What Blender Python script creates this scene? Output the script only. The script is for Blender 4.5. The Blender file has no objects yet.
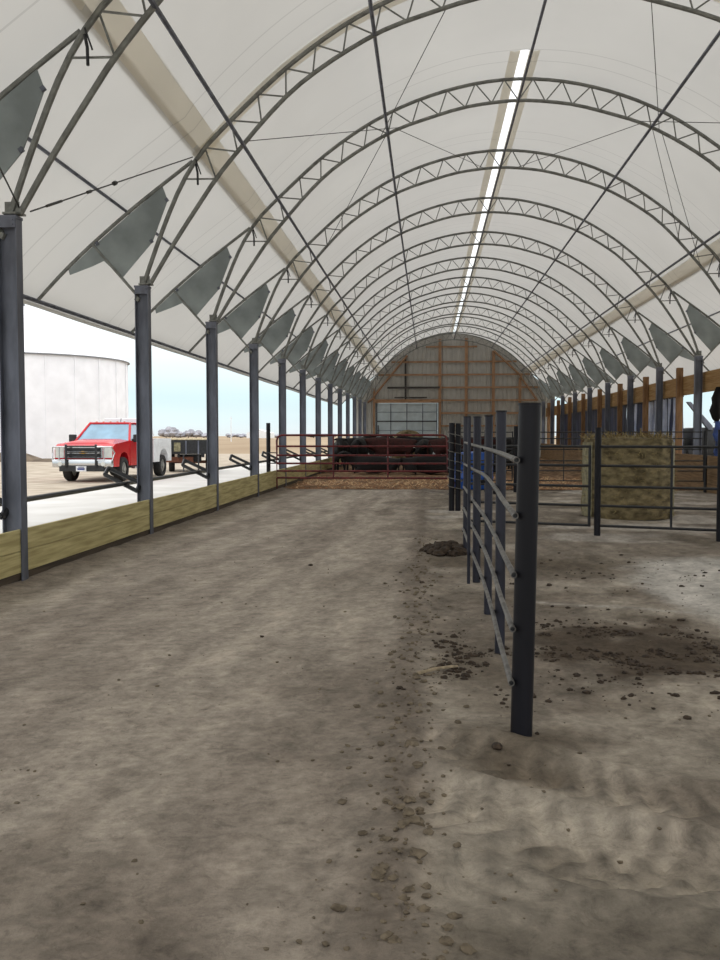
import bpy, bmesh, math, random
from mathutils import Vector, Matrix, noise
random.seed(7)
C = bpy.context.scene.collection
V = Vector
PI = math.pi

# ------------------------------------------------------------------ measures
S = 4.57            # bay spacing
Y0 = 9.56           # first column seen on the left
XR = 1.77           # ridge line
N0, N1 = -1, 12
def YN(n): return Y0 + S * n
YB = YN(12) + 0.55  # end wall

# ------------------------------------------------------------------ materials
def newmat(name):
    m = bpy.data.materials.new(name); m.use_nodes = True
    nt = m.node_tree
    return m, nt, nt.nodes['Principled BSDF']
def lin(c):
    return tuple(((v/255)/12.92 if v/255 <= .04045 else (((v/255)+.055)/1.055)**2.4) for v in c) + (1,)
def mat(name, c, rough=.7, metal=0, var=.12, scale=6, bump=.0, bscale=40, stretch=(1,1,1), c2=None, emit=None, spec=None):
    """principled surface whose colour wanders by procedural noise"""
    m, nt, b = newmat(name)
    L = nt.links.new
    a = lin(c)
    d = lin(c2) if c2 else tuple(max(0, v*(1-var*2)) for v in a[:3]) + (1,)
    u = a if c2 else tuple(min(1, v*(1+var)) for v in a[:3]) + (1,)
    tc = nt.nodes.new('ShaderNodeTexCoord'); mp = nt.nodes.new('ShaderNodeMapping')
    mp.inputs['Scale'].default_value = stretch
    L(tc.outputs['Object'], mp.inputs['Vector'])
    n = nt.nodes.new('ShaderNodeTexNoise'); n.inputs['Scale'].default_value = scale
    n.inputs['Detail'].default_value = 5
    L(mp.outputs[0], n.inputs['Vector'])
    r = nt.nodes.new('ShaderNodeValToRGB')
    r.color_ramp.elements[0].position = .35; r.color_ramp.elements[1].position = .65
    r.color_ramp.elements[0].color = d; r.color_ramp.elements[1].color = u
    L(n.outputs['Fac'], r.inputs[0]); L(r.outputs[0], b.inputs['Base Color'])
    b.inputs['Roughness'].default_value = rough; b.inputs['Metallic'].default_value = metal
    if spec is not None: b.inputs['Specular IOR Level'].default_value = spec
    if bump:
        n2 = nt.nodes.new('ShaderNodeTexNoise'); n2.inputs['Scale'].default_value = bscale
        n2.inputs['Detail'].default_value = 4
        L(mp.outputs[0], n2.inputs['Vector'])
        bp = nt.nodes.new('ShaderNodeBump'); bp.inputs['Strength'].default_value = bump
        bp.inputs['Distance'].default_value = .02
        L(n2.outputs['Fac'], bp.inputs['Height']); L(bp.outputs[0], b.inputs['Normal'])
    return m

def fabric_mat(name, refl, trans, fresh=0):
    """woven roof membrane: diffuse and translucent, faint weld seams every two metres along the barn"""
    m = bpy.data.materials.new(name); m.use_nodes = True
    nt = m.node_tree; nt.nodes.clear(); L = nt.links.new
    out = nt.nodes.new('ShaderNodeOutputMaterial')
    tc = nt.nodes.new('ShaderNodeTexCoord')
    n = nt.nodes.new('ShaderNodeTexNoise'); n.inputs['Scale'].default_value = .5; n.inputs['Detail'].default_value = 3
    L(tc.outputs['Object'], n.inputs['Vector'])
    mr = nt.nodes.new('ShaderNodeMapRange'); mr.inputs['To Min'].default_value = .9; mr.inputs['To Max'].default_value = 1.06
    L(n.outputs['Fac'], mr.inputs['Value'])
    sep = nt.nodes.new('ShaderNodeSeparateXYZ'); L(tc.outputs['Object'], sep.inputs[0])
    def seam(off):
        ad = nt.nodes.new('ShaderNodeMath'); ad.operation = 'ADD'; ad.inputs[1].default_value = off
        L(sep.outputs['Y'], ad.inputs[0])
        md = nt.nodes.new('ShaderNodeMath'); md.operation = 'FLOORED_MODULO'; md.inputs[1].default_value = S
        L(ad.outputs[0], md.inputs[0])
        lt = nt.nodes.new('ShaderNodeMath'); lt.operation = 'LESS_THAN'; lt.inputs[1].default_value = .035
        L(md.outputs[0], lt.inputs[0]); return lt
    s1, s2 = seam(1.3-Y0), seam(.75-Y0)
    mx = nt.nodes.new('ShaderNodeMath'); mx.operation = 'MAXIMUM'; L(s1.outputs[0], mx.inputs[0]); L(s2.outputs[0], mx.inputs[1])
    k = nt.nodes.new('ShaderNodeMath'); k.operation = 'MULTIPLY_ADD'; k.inputs[1].default_value = -.16; k.inputs[2].default_value = 1
    L(mx.outputs[0], k.inputs[0])
    mul = nt.nodes.new('ShaderNodeMath'); mul.operation = 'MULTIPLY'; L(mr.outputs[0], mul.inputs[0]); L(k.outputs[0], mul.inputs[1])
    def sc(col):
        v = nt.nodes.new('ShaderNodeVectorMath'); v.operation = 'SCALE'; v.inputs[0].default_value = col
        L(mul.outputs[0], v.inputs['Scale']); return v
    d = nt.nodes.new('ShaderNodeBsdfDiffuse'); t = nt.nodes.new('ShaderNodeBsdfTranslucent')
    L(sc(refl).outputs[0], d.inputs['Color']); L(sc(trans).outputs[0], t.inputs['Color'])
    a = nt.nodes.new('ShaderNodeAddShader'); L(d.outputs[0], a.inputs[0]); L(t.outputs[0], a.inputs[1])
    n2 = nt.nodes.new('ShaderNodeTexNoise'); n2.inputs['Scale'].default_value = 1.3; L(tc.outputs['Object'], n2.inputs['Vector'])
    bp = nt.nodes.new('ShaderNodeBump'); bp.inputs['Strength'].default_value = .25; bp.inputs['Distance'].default_value = .05
    L(n2.outputs['Fac'], bp.inputs['Height']); L(bp.outputs[0], d.inputs['Normal'])
    L(a.outputs[0], out.inputs['Surface'])
    return m

M = {}
M['fabric'] = fabric_mat('white_membrane', (.46,.455,.44), (.24,.237,.226))
M['band'] = fabric_mat('membrane_lap', (.42,.40,.36), (.47,.45,.40))
M['clear'] = None
M['galv'] = mat('galvanised_tube', (128,130,126), .55, .35, .15, 9)
M['galvdark'] = mat('dull_steel', (104,108,120), .5, .35, .2, 5, stretch=(1,1,.3))
M['plate'] = mat('galvanised_sheet', (140,148,148), .5, .3, .14, 1.6)
M['cable'] = mat('wire_rope', (70,70,68), .5, .6)
M['black'] = mat('black_paint', (34,35,38), .45, .1, .25, 12)
M['pipe'] = mat('oilfield_pipe', (28,28,35), .45, .1, .3, 7, stretch=(1,1,.15), c2=(19,19,24), spec=.25)
M['pipeb'] = mat('weathered_post', (54,55,66), .45, .2, .3, 7, stretch=(1,1,.15), c2=(37,38,46), spec=.3)
M['rail'] = mat('weathered_pipe', (118,116,112), .5, .25, .2, 14, c2=(78,76,74))
M['red'] = mat('gate_red', (100,27,30), .5, .0, .25, 12)
M['greenwood'] = mat('treated_pine', (198,186,134), .8, 0, .14, 3, .25, 30, (6,.5,9), c2=(160,146,98))
M['sill'] = mat('dark_sill', (84,72,58), .95, 0, .14, 3, .25, 30, (6,.5,9), c2=(58,50,42))
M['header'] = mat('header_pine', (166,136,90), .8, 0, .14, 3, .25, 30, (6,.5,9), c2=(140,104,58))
M['greyedwood'] = mat('brown_pine', (140,112,78), .8, 0, .14, 3, .25, 30, (6,.5,9), c2=(108,84,56))  # darker brown pine of the lower right boards
M['lumber'] = mat('fresh_lumber', (166,132,102), .75, 0, .12, 4, .2, 30, (5,5,.6), c2=(134,102,76))
M['timber'] = mat('treated_timber', (142,108,74), .75, 0, .12, 4, .2, 30, (5,5,.6), c2=(108,78,50))
M['lumberh'] = mat('fresh_lumber_flat', (168,132,100), .75, 0, .12, 4, .2, 30, (.6,5,5), c2=(132,100,72))
M['siding'] = mat('ribbed_siding', (168,166,160), .5, .1, .04, 2)
M['door'] = mat('door_steel', (176,188,192), .45, .1, .06, 2)
M['darksteel'] = mat('dark_girt', (58,54,52), .6, .2)
M['concrete'] = mat('apron_concrete', (212,210,206), .8, 0, .06, .7, .15, 20, c2=(196,193,187))
M['gravel'] = mat('yard_gravel', (188,176,158), .95, 0, .12, 1.2, .5, 30, c2=(158,144,126))
M['field'] = mat('stubble', (166,146,118), 1, 0, .12, .05, .3, 8, (1,.25,1), c2=(142,120,92))
M['binw'] = mat('bin_sheet', (244,244,248), .5, .0, .03, 1.2)
M['binring'] = mat('bin_trim', (130,132,136), .5, .3)
M['hay'] = mat('hay', (146,132,98), .95, 0, .3, 5, .9, 60, (1,1,2), c2=(80,70,48))
M['haytuft'] = mat('hay_loose', (160,144,98), .95, 0, .3, 9, .6, 60, c2=(118,100,66))
M['netwrap'] = mat('net_wrap', (150,144,112), .6, 0, .2, 12, c2=(104,98,72))
M['blue'] = mat('blue_poly', (20,84,176), .4, 0, .12, 3)
M['tarp'] = mat('blue_tarp', (48,58,92), .6, 0, .25, 1.5, .3, 3, c2=(34,38,56))
M['tarplight'] = mat('pale_tarp', (206,214,232), .6, 0, .2, 2, .3, 3, c2=(150,162,196))
M['tarpmid'] = mat('mid_blue_tarp', (58,84,150), .5, 0, .3, 4)
M['cowblack'] = mat('black_coat', (17,13,14), .9, 0, .2, 9)
M['cowred'] = mat('dark_red_coat', (58,22,18), .9, 0, .2, 9)
M['cowtan'] = mat('tan_coat', (138,98,60), .75, 0, .2, 9)
M['tag'] = mat('ear_tag', (235,230,215), .5)
M['dirtclod'] = mat('clod', (122,110,92), 1, 0, .2, 25, .5, 60, c2=(90,80,66))
M['manure'] = mat('manure', (66,52,38), .85, 0, .3, 20, .7, 60, c2=(44,34,25))
M['straw'] = mat('straw', (166,122,82), .9, 0, .2, 12, c2=(112,74,46))
M['husk'] = mat('husk', (206,176,136), .9, 0, .2, 12, c2=(160,122,84))
M['stick'] = mat('stick', (168,152,126), .9, 0, .2, 20)
M['carred'] = mat('truck_red', (196,26,38), .22, .1, .08, 2)
M['white'] = mat('white_paint', (232,234,236), .35, 0, .04, 3)
M['chrome'] = mat('chrome', (205,208,212), .2, .9, .05, 3)
M['glass'] = mat('windscreen', (128,166,190), .06, 0, .1, 2, spec=.9)  # pale reflection put into the opaque glass colour
M['rubber'] = mat('tyre', (38,37,37), .85, 0, .2, 12)
M['hub'] = mat('wheel_hub', (165,165,162), .4, .5)
M['lamp'] = mat('lamp_lens', (214,216,212), .15, .2, .05, 9)
M['gold'] = mat('gold_badge', (206,160,70), .35, .5)
M['plate_w'] = mat('plate_white', (228,230,234), .5)
M['platetxt'] = mat('plate_blue', (60,74,130), .5)
M['rust'] = mat('rusty_steel', (116,72,54), .8, .1, .2, 8)
M['deck'] = mat('deck_plank', (206,192,160), .85, 0, .12, 3, stretch=(6,1,1))
M['tree'] = mat('hazed_treeline', (168,168,176), 1, 0, .15, .3)  # distance haze put into the crown colour
M['trunk'] = mat('bark', (96,88,80), 1)
M['berm'] = mat('bermsoil', (112,98,82), 1, 0, .2, 2, .5, 10)
M['clay'] = mat('orange_paint', (200,120,80), .7)

# clear ridge strip
m = bpy.data.materials.new('clear_film'); m.use_nodes = True
nt = m.node_tree; nt.nodes.clear()
o_ = nt.nodes.new('ShaderNodeOutputMaterial'); a_ = nt.nodes.new('ShaderNodeBsdfTransparent'); b_ = nt.nodes.new('ShaderNodeBsdfGlossy')
a_.inputs[0].default_value = (.93,.94,.95,1); b_.inputs['Roughness'].default_value = .25
x_ = nt.nodes.new('ShaderNodeMixShader'); x_.inputs[0].default_value = .06
nt.links.new(a_.outputs[0], x_.inputs[1]); nt.links.new(b_.outputs[0], x_.inputs[2]); nt.links.new(x_.outputs[0], o_.inputs[0])
M['clear'] = m

# ------------------------------------------------------------------ mesh builder
class MB:
    def __init__(s): s.v = []; s.f = []
    def add(s, vs, fs):
        k = len(s.v); s.v += [V(p) for p in vs]; s.f += [tuple(i+k for i in f) for f in fs]; return s
    def box(s, c, d, rz=0, rx=0, ry=0):
        R = Matrix.Rotation(rz,3,'Z') @ Matrix.Rotation(ry,3,'Y') @ Matrix.Rotation(rx,3,'X')
        c = V(c); vs = [c + R @ V((x*d[0]/2, y*d[1]/2, z*d[2]/2)) for x in (-1,1) for y in (-1,1) for z in (-1,1)]
        return s.add(vs, [(0,1,3,2),(4,6,7,5),(0,4,5,1),(2,3,7,6),(0,2,6,4),(1,5,7,3)])
    def rbox(s, c, d, r=.02):
        """box with chamfered edges"""
        bm = bmesh.new(); bmesh.ops.create_cube(bm, size=1)
        for v in bm.verts: v.co = V(c) + V((v.co.x*d[0], v.co.y*d[1], v.co.z*d[2]))
        bmesh.ops.bevel(bm, geom=bm.edges[:], offset=r, segments=2, profile=.6, affect='EDGES')
        bm.verts.index_update()
        s.add([v.co.copy() for v in bm.verts], [[v.index for v in f.verts] for f in bm.faces]); bm.free(); return s
    def tube(s, pts, r, n=8, cap=True, r2=None, closed=False):
        pts = [V(p) for p in pts]; m = len(pts); k = len(s.v)
        ref = None
        for i, p in enumerate(pts):
            a = pts[(i-1) % m] if (i or closed) else pts[i]; b = pts[(i+1) % m] if (i < m-1 or closed) else pts[i]
            t = (b-a).normalized()
            if ref is None: ref = V((0,0,1)) if abs(t.z) < .9 else V((1,0,0))
            u = (ref - t*ref.dot(t)).normalized(); w = t.cross(u); ref = u
            rr = r if r2 is None else r + (r2-r)*i/(m-1)
            for j in range(n):
                an = 2*PI*j/n; s.v.append(p + (u*math.cos(an) + w*math.sin(an))*rr)
        for i in range(m if closed else m-1):
            for j in range(n):
                q = (i+1) % m
                s.f.append((k+i*n+j, k+i*n+(j+1)%n, k+q*n+(j+1)%n, k+q*n+j))
        if cap and not closed:
            s.f.append(tuple(k+j for j in range(n))[::-1]); s.f.append(tuple(k+(m-1)*n+j for j in range(n)))
        return s
    def pipe(s, p0, p1, r, ri, n=14):
        """hollow pipe, open at both ends"""
        p0, p1 = V(p0), V(p1); t = (p1-p0).normalized(); ref = V((0,0,1)) if abs(t.z) < .9 else V((1,0,0))
        u = (ref-t*ref.dot(t)).normalized(); w = t.cross(u); k = len(s.v)
        for p, rr in ((p0,r),(p1,r),(p1,ri),(p0,ri)):
            for j in range(n): an = 2*PI*j/n; s.v.append(p+(u*math.cos(an)+w*math.sin(an))*rr)
        for i in range(4):
            q = (i+1) % 4
            for j in range(n): s.f.append((k+i*n+j, k+i*n+(j+1)%n, k+q*n+(j+1)%n, k+q*n+j))
        return s
    def prism(s, poly, axis, a, b):
        """closed polygon (two coords) extruded along axis 0/1/2 from a to b"""
        def P(p, t):
            return (t,p[0],p[1]) if axis == 0 else ((p[0],t,p[1]) if axis == 1 else (p[0],p[1],t))
        n = len(poly)
        vs = [P(p,a) for p in poly] + [P(p,b) for p in poly]
        return s.add(vs, [tuple(range(n))[::-1], tuple(range(n,2*n))] + [(i,(i+1)%n,n+(i+1)%n,n+i) for i in range(n)])
    def cyl(s, c, r, h, n=20, axis=2, r2=None):
        c = V(c); e = V((0,0,0)); e[axis] = h/2
        return s.tube([c-e, c+e], r, n, True, r2)
    def build(s, name, m, parent=None, smooth=False, world=False):
        me = bpy.data.meshes.new(name)
        off = parent.location if (parent and world) else V((0,0,0))
        me.from_pydata([p-off for p in s.v], [], s.f)
        bm = bmesh.new(); bm.from_mesh(me); bmesh.ops.recalc_face_normals(bm, faces=bm.faces); bm.to_mesh(me); bm.free()
        me.materials.append(M[m] if isinstance(m, str) else m)
        if smooth:
            for p in me.polygons: p.use_smooth = True
            try: me.set_sharp_from_angle(angle=math.radians(40))
            except Exception: pass
        o = bpy.data.objects.new(name, me); C.objects.link(o)
        if parent: o.parent = parent
        return o
def empty(name, loc, label=None, cat=None, group=None, rz=0):
    o = bpy.data.objects.new(name, None); C.objects.link(o); o.location = loc; o.rotation_euler = (0,0,rz)
    o.empty_display_size = .1
    return tag(o, label, cat, group)
def tag(o, label=None, cat=None, group=None, kind=None):
    if cat and not kind: kind = 'thing'
    if label: o['label'] = label
    if cat: o['category'] = cat
    if group: o['group'] = group
    if kind: o['kind'] = kind
    return o
def rebase(o, loc):
    """put a single mesh thing's origin at its base"""
    loc = V(loc)
    for v in o.data.vertices: v.co -= loc
    o.location = loc; return o
def kids(o): return [c for c in C.objects if c.parent == o]
def copy_tree(o, parent=None, children=None):
    c = o.copy(); C.objects.link(c)
    if parent: c.parent = parent
    for ch in (children or kids(o)):
        d = ch.copy(); C.objects.link(d); d.parent = c
        for g in [k for k in bpy.data.objects if k.parent == ch]:
            e = g.copy(); C.objects.link(e); e.parent = d
    return c
def spline(pts, step):
    """Catmull-Rom through pts resampled at even arc length"""
    P = [V(p) for p in pts]; P = [P[0]*2-P[1]] + P + [P[-1]*2-P[-2]]
    out = []
    for i in range(1, len(P)-2):
        for k in range(16):
            t = k/16; a, b, c, d = P[i-1:i+3]
            out.append(.5*((2*b)+(c-a)*t+(2*a-5*b+4*c-d)*t*t+(3*b-a-3*c+d)*t**3))
    out.append(P[-2].copy())
    L = [0]
    for i in range(1, len(out)): L.append(L[-1]+(out[i]-out[i-1]).length)
    n = max(1, round(L[-1]/step)); res = []; j = 0
    for k in range(n+1):
        s_ = L[-1]*k/n
        while j < len(L)-2 and L[j+1] < s_: j += 1
        t = (s_-L[j])/max(1e-9, L[j+1]-L[j]); res.append(out[j].lerp(out[j+1], t))
    return res
ORD = ['first','second','third','fourth','fifth','sixth','seventh','eighth','ninth','tenth','eleventh','twelfth','thirteenth','fourteenth']

# ------------------------------------------------------------------ profiles (distance from ridge, height)
OUT = [(0,8.67),(.78,8.61),(1.5,8.46),(2.18,8.24),(2.76,7.98),(3.3,7.67),(3.96,7.2),(4.59,6.65),(5.17,6.1),(5.42,5.78),(5.62,5.44),(5.8,5.05),(6.02,4.5),(6.22,3.95)]
INN = [(0,8.25),(.76,8.19),(1.25,8.1),(1.81,7.94),(2.2,7.82),(2.6,7.66),(3.2,7.33),(3.77,6.94),(4.2,6.54),(4.6,6.1),(5.01,5.62),(5.31,5.2),(5.75,4.55),(6.12,3.95)]
RIG = [(5.42,5.84),(5.9,5.49),(6.47,5.06),(7.06,4.57),(7.5,4.17),(7.94,3.72)]
PLATE = [(5.90,5.46),(6.47,5.01),(7.06,4.52),(7.42,4.2),(7.40,4.12),(7.06,4.24),(6.85,4.33),(6.56,4.06),(6.07,4.61),(5.82,5.25)]
def full(pr): return [(-x,z) for x,z in pr[::-1]] + pr[1:]
ROOF = [(0,8.76),(.78,8.70),(1.5,8.55),(2.18,8.32),(2.78,8.05),(3.34,7.74),(4.01,7.27),(4.64,6.72),(5.2,6.16),(5.42,5.96)]
roof_curve = spline([(x,0,z) for x,z in ROOF], .22)
def roof_z(dx):
    dx = abs(dx)
    for a, b in zip(roof_curve, roof_curve[1:]):
        if a.x <= dx <= b.x: return a.z + (b.z-a.z)*(dx-a.x)/(b.x-a.x)
    return roof_curve[-1].z

# ------------------------------------------------------------------ roof membrane
def sweep(profile, ys, sag=0, close=None, thick=.004):
    """sheet along the barn; profile = list of (x,z) relative to ridge; slight sag between trusses"""
    mb = MB(); n = len(profile)
    pr = [V((p[0],0,p[1])) for p in profile]
    nrm = []
    for i in range(n):
        a = pr[max(0,i-1)]; b = pr[min(n-1,i+1)]; t = (b-a).normalized(); q = V((-t.z,0,t.x))
        if q.z < 0: q = -q
        nrm.append(q)
    for y in ys:
        ph = ((y-Y0)/S) % 1; d = sag*math.sin(PI*ph)
        for i in range(n):
            p = pr[i]-nrm[i]*d*min(1, (i+1)/3, (n-i)/3); mb.v.append(V((XR+p.x, y, p.z)))
    for j in range(len(ys)-1):
        for i in range(n-1):
            k = j*n+i; mb.f.append((k,k+1,k+n+1,k+n))
    return mb
def frange(a, b, st):
    n = max(1, round((b-a)/st)); return [a+(b-a)*i/n for i in range(n+1)]
YA = -7.0
G0 = 17.45           # the clear ridge strip starts here
half = [(p.x,p.z) for p in roof_curve]
fullr = [(-x,z) for x,z in half[::-1]] + half[1:]
ceil = MB()
m_ = sweep(fullr, frange(YA, G0, .4), .05); ceil.add(m_.v, m_.f)
gap = .085
sideR = [(gap, roof_z(gap))] + [h for h in half if h[0] > gap+.03]
for sg in (-1,1):
    m_ = sweep([(sg*x,z) for x,z in sideR], frange(G0, YB+.3, .4), .05); ceil.add(m_.v, m_.f)
ceiling = ceil.build('ceiling', 'fabric', None, True); tag(ceiling, kind='structure')
# clear ridge strip, doubled hem on either side, lap bands
o = sweep([(-gap,roof_z(gap)),(0,roof_z(0)),(gap,roof_z(gap))], frange(G0, YB, .6)).build('ridge_skylight', 'clear', ceiling, True)
o['label'] = 'clear bright strip along the ridge'
for sg in (-1,1):
    w = [(sg*(gap+i*.048), roof_z(gap+i*.048)-.02) for i in range(5)]
    sweep(w, frange(G0, YB, .6), .05).build('ridge_hem', 'band', ceiling, True)
    w = [(sg*x, roof_z(x)-.03) for x in (5.08,5.15,5.23,5.3,5.37)]
    sweep(w, frange(YA, YB, .3), .07).build('lap_band', 'band', ceiling, True)
    ey = MB()
    y = G0+.3
    while y < 50:
        ey.cyl((XR+sg*(gap+.05), y, roof_z(gap)-.03), .012, .012, 6); y += .35
    ey.build('hem_eyelets', 'white', ceiling)
arch = [(x,z-.03) for x,z in fullr]
sweep(arch, [YN(1)-.06, YN(1)+.1, YN(1)+.36]).build('arch_lap', 'band', ceiling, True)

# eave covers
rig = spline([(x,0,z+.09) for x,z in RIG], .2)
rigp = [(5.3,6.03)] + [(p.x,p.z) for p in rig] + [(8.0,3.68),(7.96,3.62),(7.9,3.66)]
for sg, side in ((-1,'left'),(1,'right')):
    o = sweep([(sg*x,z) for x,z in rigp], frange(YA, YB, .3), .015).build('ceiling', 'fabric', None, True)
    o.name = 'ceiling_eave_'+side; tag(o, kind='structure')

# ------------------------------------------------------------------ trusses
def mirror(pts): return [(-x,z) for x,z in pts]
def build_truss(n):
    t = empty('roof_truss', (XR, YN(n), 3.9), 'x', 'roof truss', 'arched roof trusses')
    P = lambda x, z: V((x, 0, z-3.9))
    oc = spline([P(x,z) for x,z in full(OUT)], .3); ic = spline([P(x,z) for x,z in full(INN)], .3)
    MB().tube(oc, .036, 8).build('outer_chord', 'galv', t, True)
    MB().tube(ic, .036, 8).build('inner_chord', 'galv', t, True)
    # zigzag web between ridge and legs
    on = spline([P(x,z) for x,z in full(OUT[:12])], .585); inn = spline([P(x,z) for x,z in full(INN[:12])], .01)
    # node on inner chord halfway between outer nodes
    def nearest(p):
        return min(inn, key=lambda q: (q-p).length)
    for i in range(1, len(on)-2):
        a, b = on[i], on[i+1]
        c = nearest((a+b)/2)
        MB().tube([a,c], .014, 5).build('web_brace', 'galv', t, True)
        if i != len(on)-3 or True:
            MB().tube([c,b], .014, 5).build('web_brace', 'galv', t, True)
    for sg in (-1,1):
        r = [P(sg*x, z) for x, z in RIG]
        MB().tube(spline(r, .25), .03, 8).build('outrigger', 'galv', t, True)
        MB().prism([(sg*x, z-3.9) for x, z in PLATE], 1, -.008, .008).build('gusset_plate', 'plate', t)
        k = MB().tube([P(sg*6.3,3.76), P(sg*7.02,4.58)], .024, 6)
        k.tube([P(sg*6.3,3.76)+V((0,-.02,0)), P(sg*6.33,3.7)+V((0,-.02,0))], .045, 8)
        k.build('strut', 'galv', t, True)
        s_ = MB().tube([P(sg*5.36,5.78)+V((0,-.05,0)), P(sg*5.33,5.64)+V((0,-.06,.0)), P(sg*5.33,5.46)+V((0,-.05,0))], .018, 5)
        s_.tube([P(sg*5.36,5.85)+V((0,-.05,0)), P(sg*5.28,5.62)+V((0,-.05,0))], .01, 5)
        s_.build('strap', 'black', t)
        for q in ((5.83,5.25),(6.08,4.62),(6.95,4.6)):
            MB().box(P(sg*q[0], q[1])+V((0,-.02,0)), (.05,.04,.05), ry=.6*sg).build('clamp', 'galvdark', t)
        f = MB(); f.box(P(sg*6.18,3.955), (.2,.14,.02)); f.box(P(sg*6.2,4.02), (.16,.012,.13)); f.box(P(sg*6.1,3.97)+V((0,-.04,0)), (.05,.06,.05))
        f.build('foot_bracket', 'galv', t)
    return t
truss0 = build_truss(0); tk = kids(truss0)
for i, n in enumerate(range(N0, N1+1)):
    if n == 0: t = truss0
    else:
        t = copy_tree(truss0, None, tk); t.location = (XR, YN(n), 3.9)
    if n == -1: lb = 'arched steel truss nearest the camera, only its outer leg near the picture edge'
    elif n == N1: lb = 'arched steel roof truss farthest away, right against the plank framed end wall'
    else: lb = 'grey lattice arch truss standing on the %s column pair from the camera' % ORD[n]
    t['label'] = lb

# purlins along the barn
for dx, z, r, lb in ((0,8.25,.026,'dark steel purlin under the ridge beside the clear strip'),
                     (-2.6,7.66,.03,'steel purlin between ridge and left lap band, upper of the left side'),
                     (2.6,7.66,.03,'steel purlin between ridge and right lap band, upper of the right side'),
                     (-4.62,6.06,.03,'steel purlin just above the beige band on the left'),
                     (4.62,6.06,.03,'steel purlin just above the beige band on the right'),
                     (-6.5,5.105,.024,'low purlin over the outriggers beneath the left eave cover'),
                     (6.5,5.105,.024,'low purlin over the outriggers beneath the right eave cover')):
    o = MB().tube([(XR+dx, YN(-2)+3, z),(XR+dx, YN(5), z),(XR+dx, YN(N1)+.1, z)], r, 8).build('purlin', 'galvdark', None, True)
    tag(rebase(o, (XR+dx, YN(-2)+3, z)), lb, 'purlin', 'roof purlins')
for sg, sd in ((-1,'left'),(1,'right')):
    o = MB().tube([(XR+sg*7.94, YA, 3.72),(XR+sg*7.94, YB, 3.72)], .035, 8).build('eave_pipe', 'galvdark', None, True)
    tag(rebase(o, (XR+sg*7.94, YA, 3.72)), 'long grey pipe holding the %s eave edge of the roof cover' % sd, 'eave pipe')
# bracing cables
def cable(pts, lb, r=.007, buckle=False):
    t = empty('bracing_cable', pts[0], lb, 'cable', 'roof bracing cables')
    MB().tube(pts, r, 5).build('wire', 'cable', t, True, world=True)
    if buckle:
        d = (V(pts[1])-V(pts[0])).normalized(); p = V(pts[0])
        MB().tube([p+d*.35, p+d*.7], .016, 6).build('turnbuckle', 'cable', t, True, world=True)
        MB().tube([p+d*1.35, p+d*1.45], .02, 6).build('clip', 'cable', t, True, world=True)
        MB().tube([p+d*2.1, p+d*2.16], .03, 6).build('clip', 'cable', t, True, world=True)
    return t
def pn(n, dx, z): return (XR+dx, YN(n), z)
cable([pn(0,-6.0,3.98), pn(1,-5.42,5.9)], 'taut cable with turnbuckle from first left column up to second truss', .009, True)
cable([pn(0,-6.12,4.02), pn(-1,-5.46,5.75)], 'taut thin cable rising toward camera from first left column', .009)
for sg, sd in ((-1,'left'),(1,'right')):
    cable([pn(1,sg*4.6,6.12), pn(2,sg*2.35,7.78)], 'thin wire from low purlin to high purlin in second bay, %s roof' % sd)
    cable([pn(1,sg*1.5,8.05), pn(2,sg*2.75,7.6)], 'thin wire from near ridge down to high purlin in second bay, %s roof' % sd)
    cable([pn(2,sg*2.6,7.7), pn(3,sg*4.4,6.3)], 'thin wire dropping from high purlin to low purlin in third bay, %s roof' % sd)
    cable([pn(2,sg*2.4,7.74), pn(3,sg*.4,8.24)], 'thin wire rising from high purlin to the ridge in third bay, %s roof' % sd)
cable([pn(2,2.8,7.55), pn(3,4.9,5.75)], 'thin wire falling steeply on the right side of the third bay')

# ------------------------------------------------------------------ columns
def build_column(side):
    """wide flange post; side -1 left (inner face to +x)"""
    t = empty('steel_column', (0,0,0), 'x', 'column', 'steel columns of the %s side' % ('left' if side < 0 else 'right'))
    s_ = -side  # inner direction in x
    h0, h1 = -.25, 3.9
    MB().box((s_*.1, 0, (h0+h1)/2), (.012,.15,h1-h0)).build('inner_flange', 'galvdark', t)
    b = MB(); b.box((0,0,(h0+h1)/2), (.188,.01,h1-h0)); b.box((-s_*.1,0,(h0+h1)/2), (.012,.15,h1-h0))
    b.build('web', 'galvdark', t)
    c = MB(); c.box((0,0,3.915), (.225,.17,.03)); c.box((0,-.08,3.85), (.2,.012,.1))
    for q in (-.07,.07):
        for z in (3.83,3.88): c.cyl((q,-.09,z), .01, .015, 6, 1)
    c.build('cap_plate', 'galvdark', t)
    if side < 0:
        # black loop bracket tilting outward, carries the side rail
        a = MB()
        p = [V((-.10,-.08,.72)), V((-.62,-.08,.98)), V((-.66,.06,1.03)), V((-.62,.08,1.08)), V((-.10,.08,.84))]
        a.tube([p[0],p[1]], .034, 6); a.tube([p[4],p[3]], .034, 6); a.tube([p[1],p[3]], .034, 6); a.tube([p[0],p[4]], .04, 6)
        a.build('loop_bracket', 'black', t)
    return t
XCL, XCR = XR-6.235, XR+6.2
for side, xc in ((-1,XCL),(1,XCR)):
    base = build_column(side); bk = kids(base)
    for i, n in enumerate(range(N0, N1+1)):
        t = base if i == 0 else copy_tree(base, None, bk)
        t.location = (xc, YN(n), 0)
        sd = 'left' if side < 0 else 'right'
        if n == -1: t['label'] = '%s steel column beside the camera, just outside the picture' % sd
        elif n == N1: t['label'] = 'last %s steel column, standing against the end wall' % sd
        elif side < 0: t['label'] = 'dark steel column on the left side, %s from the camera in view' % ORD[n]
        else: t['label'] = 'grey steel column on the right side, opposite the %s left column' % ORD[n]
        if n == -1 and side > 0: t['label'] = 'right steel column nearest the camera, outside the picture'

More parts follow.
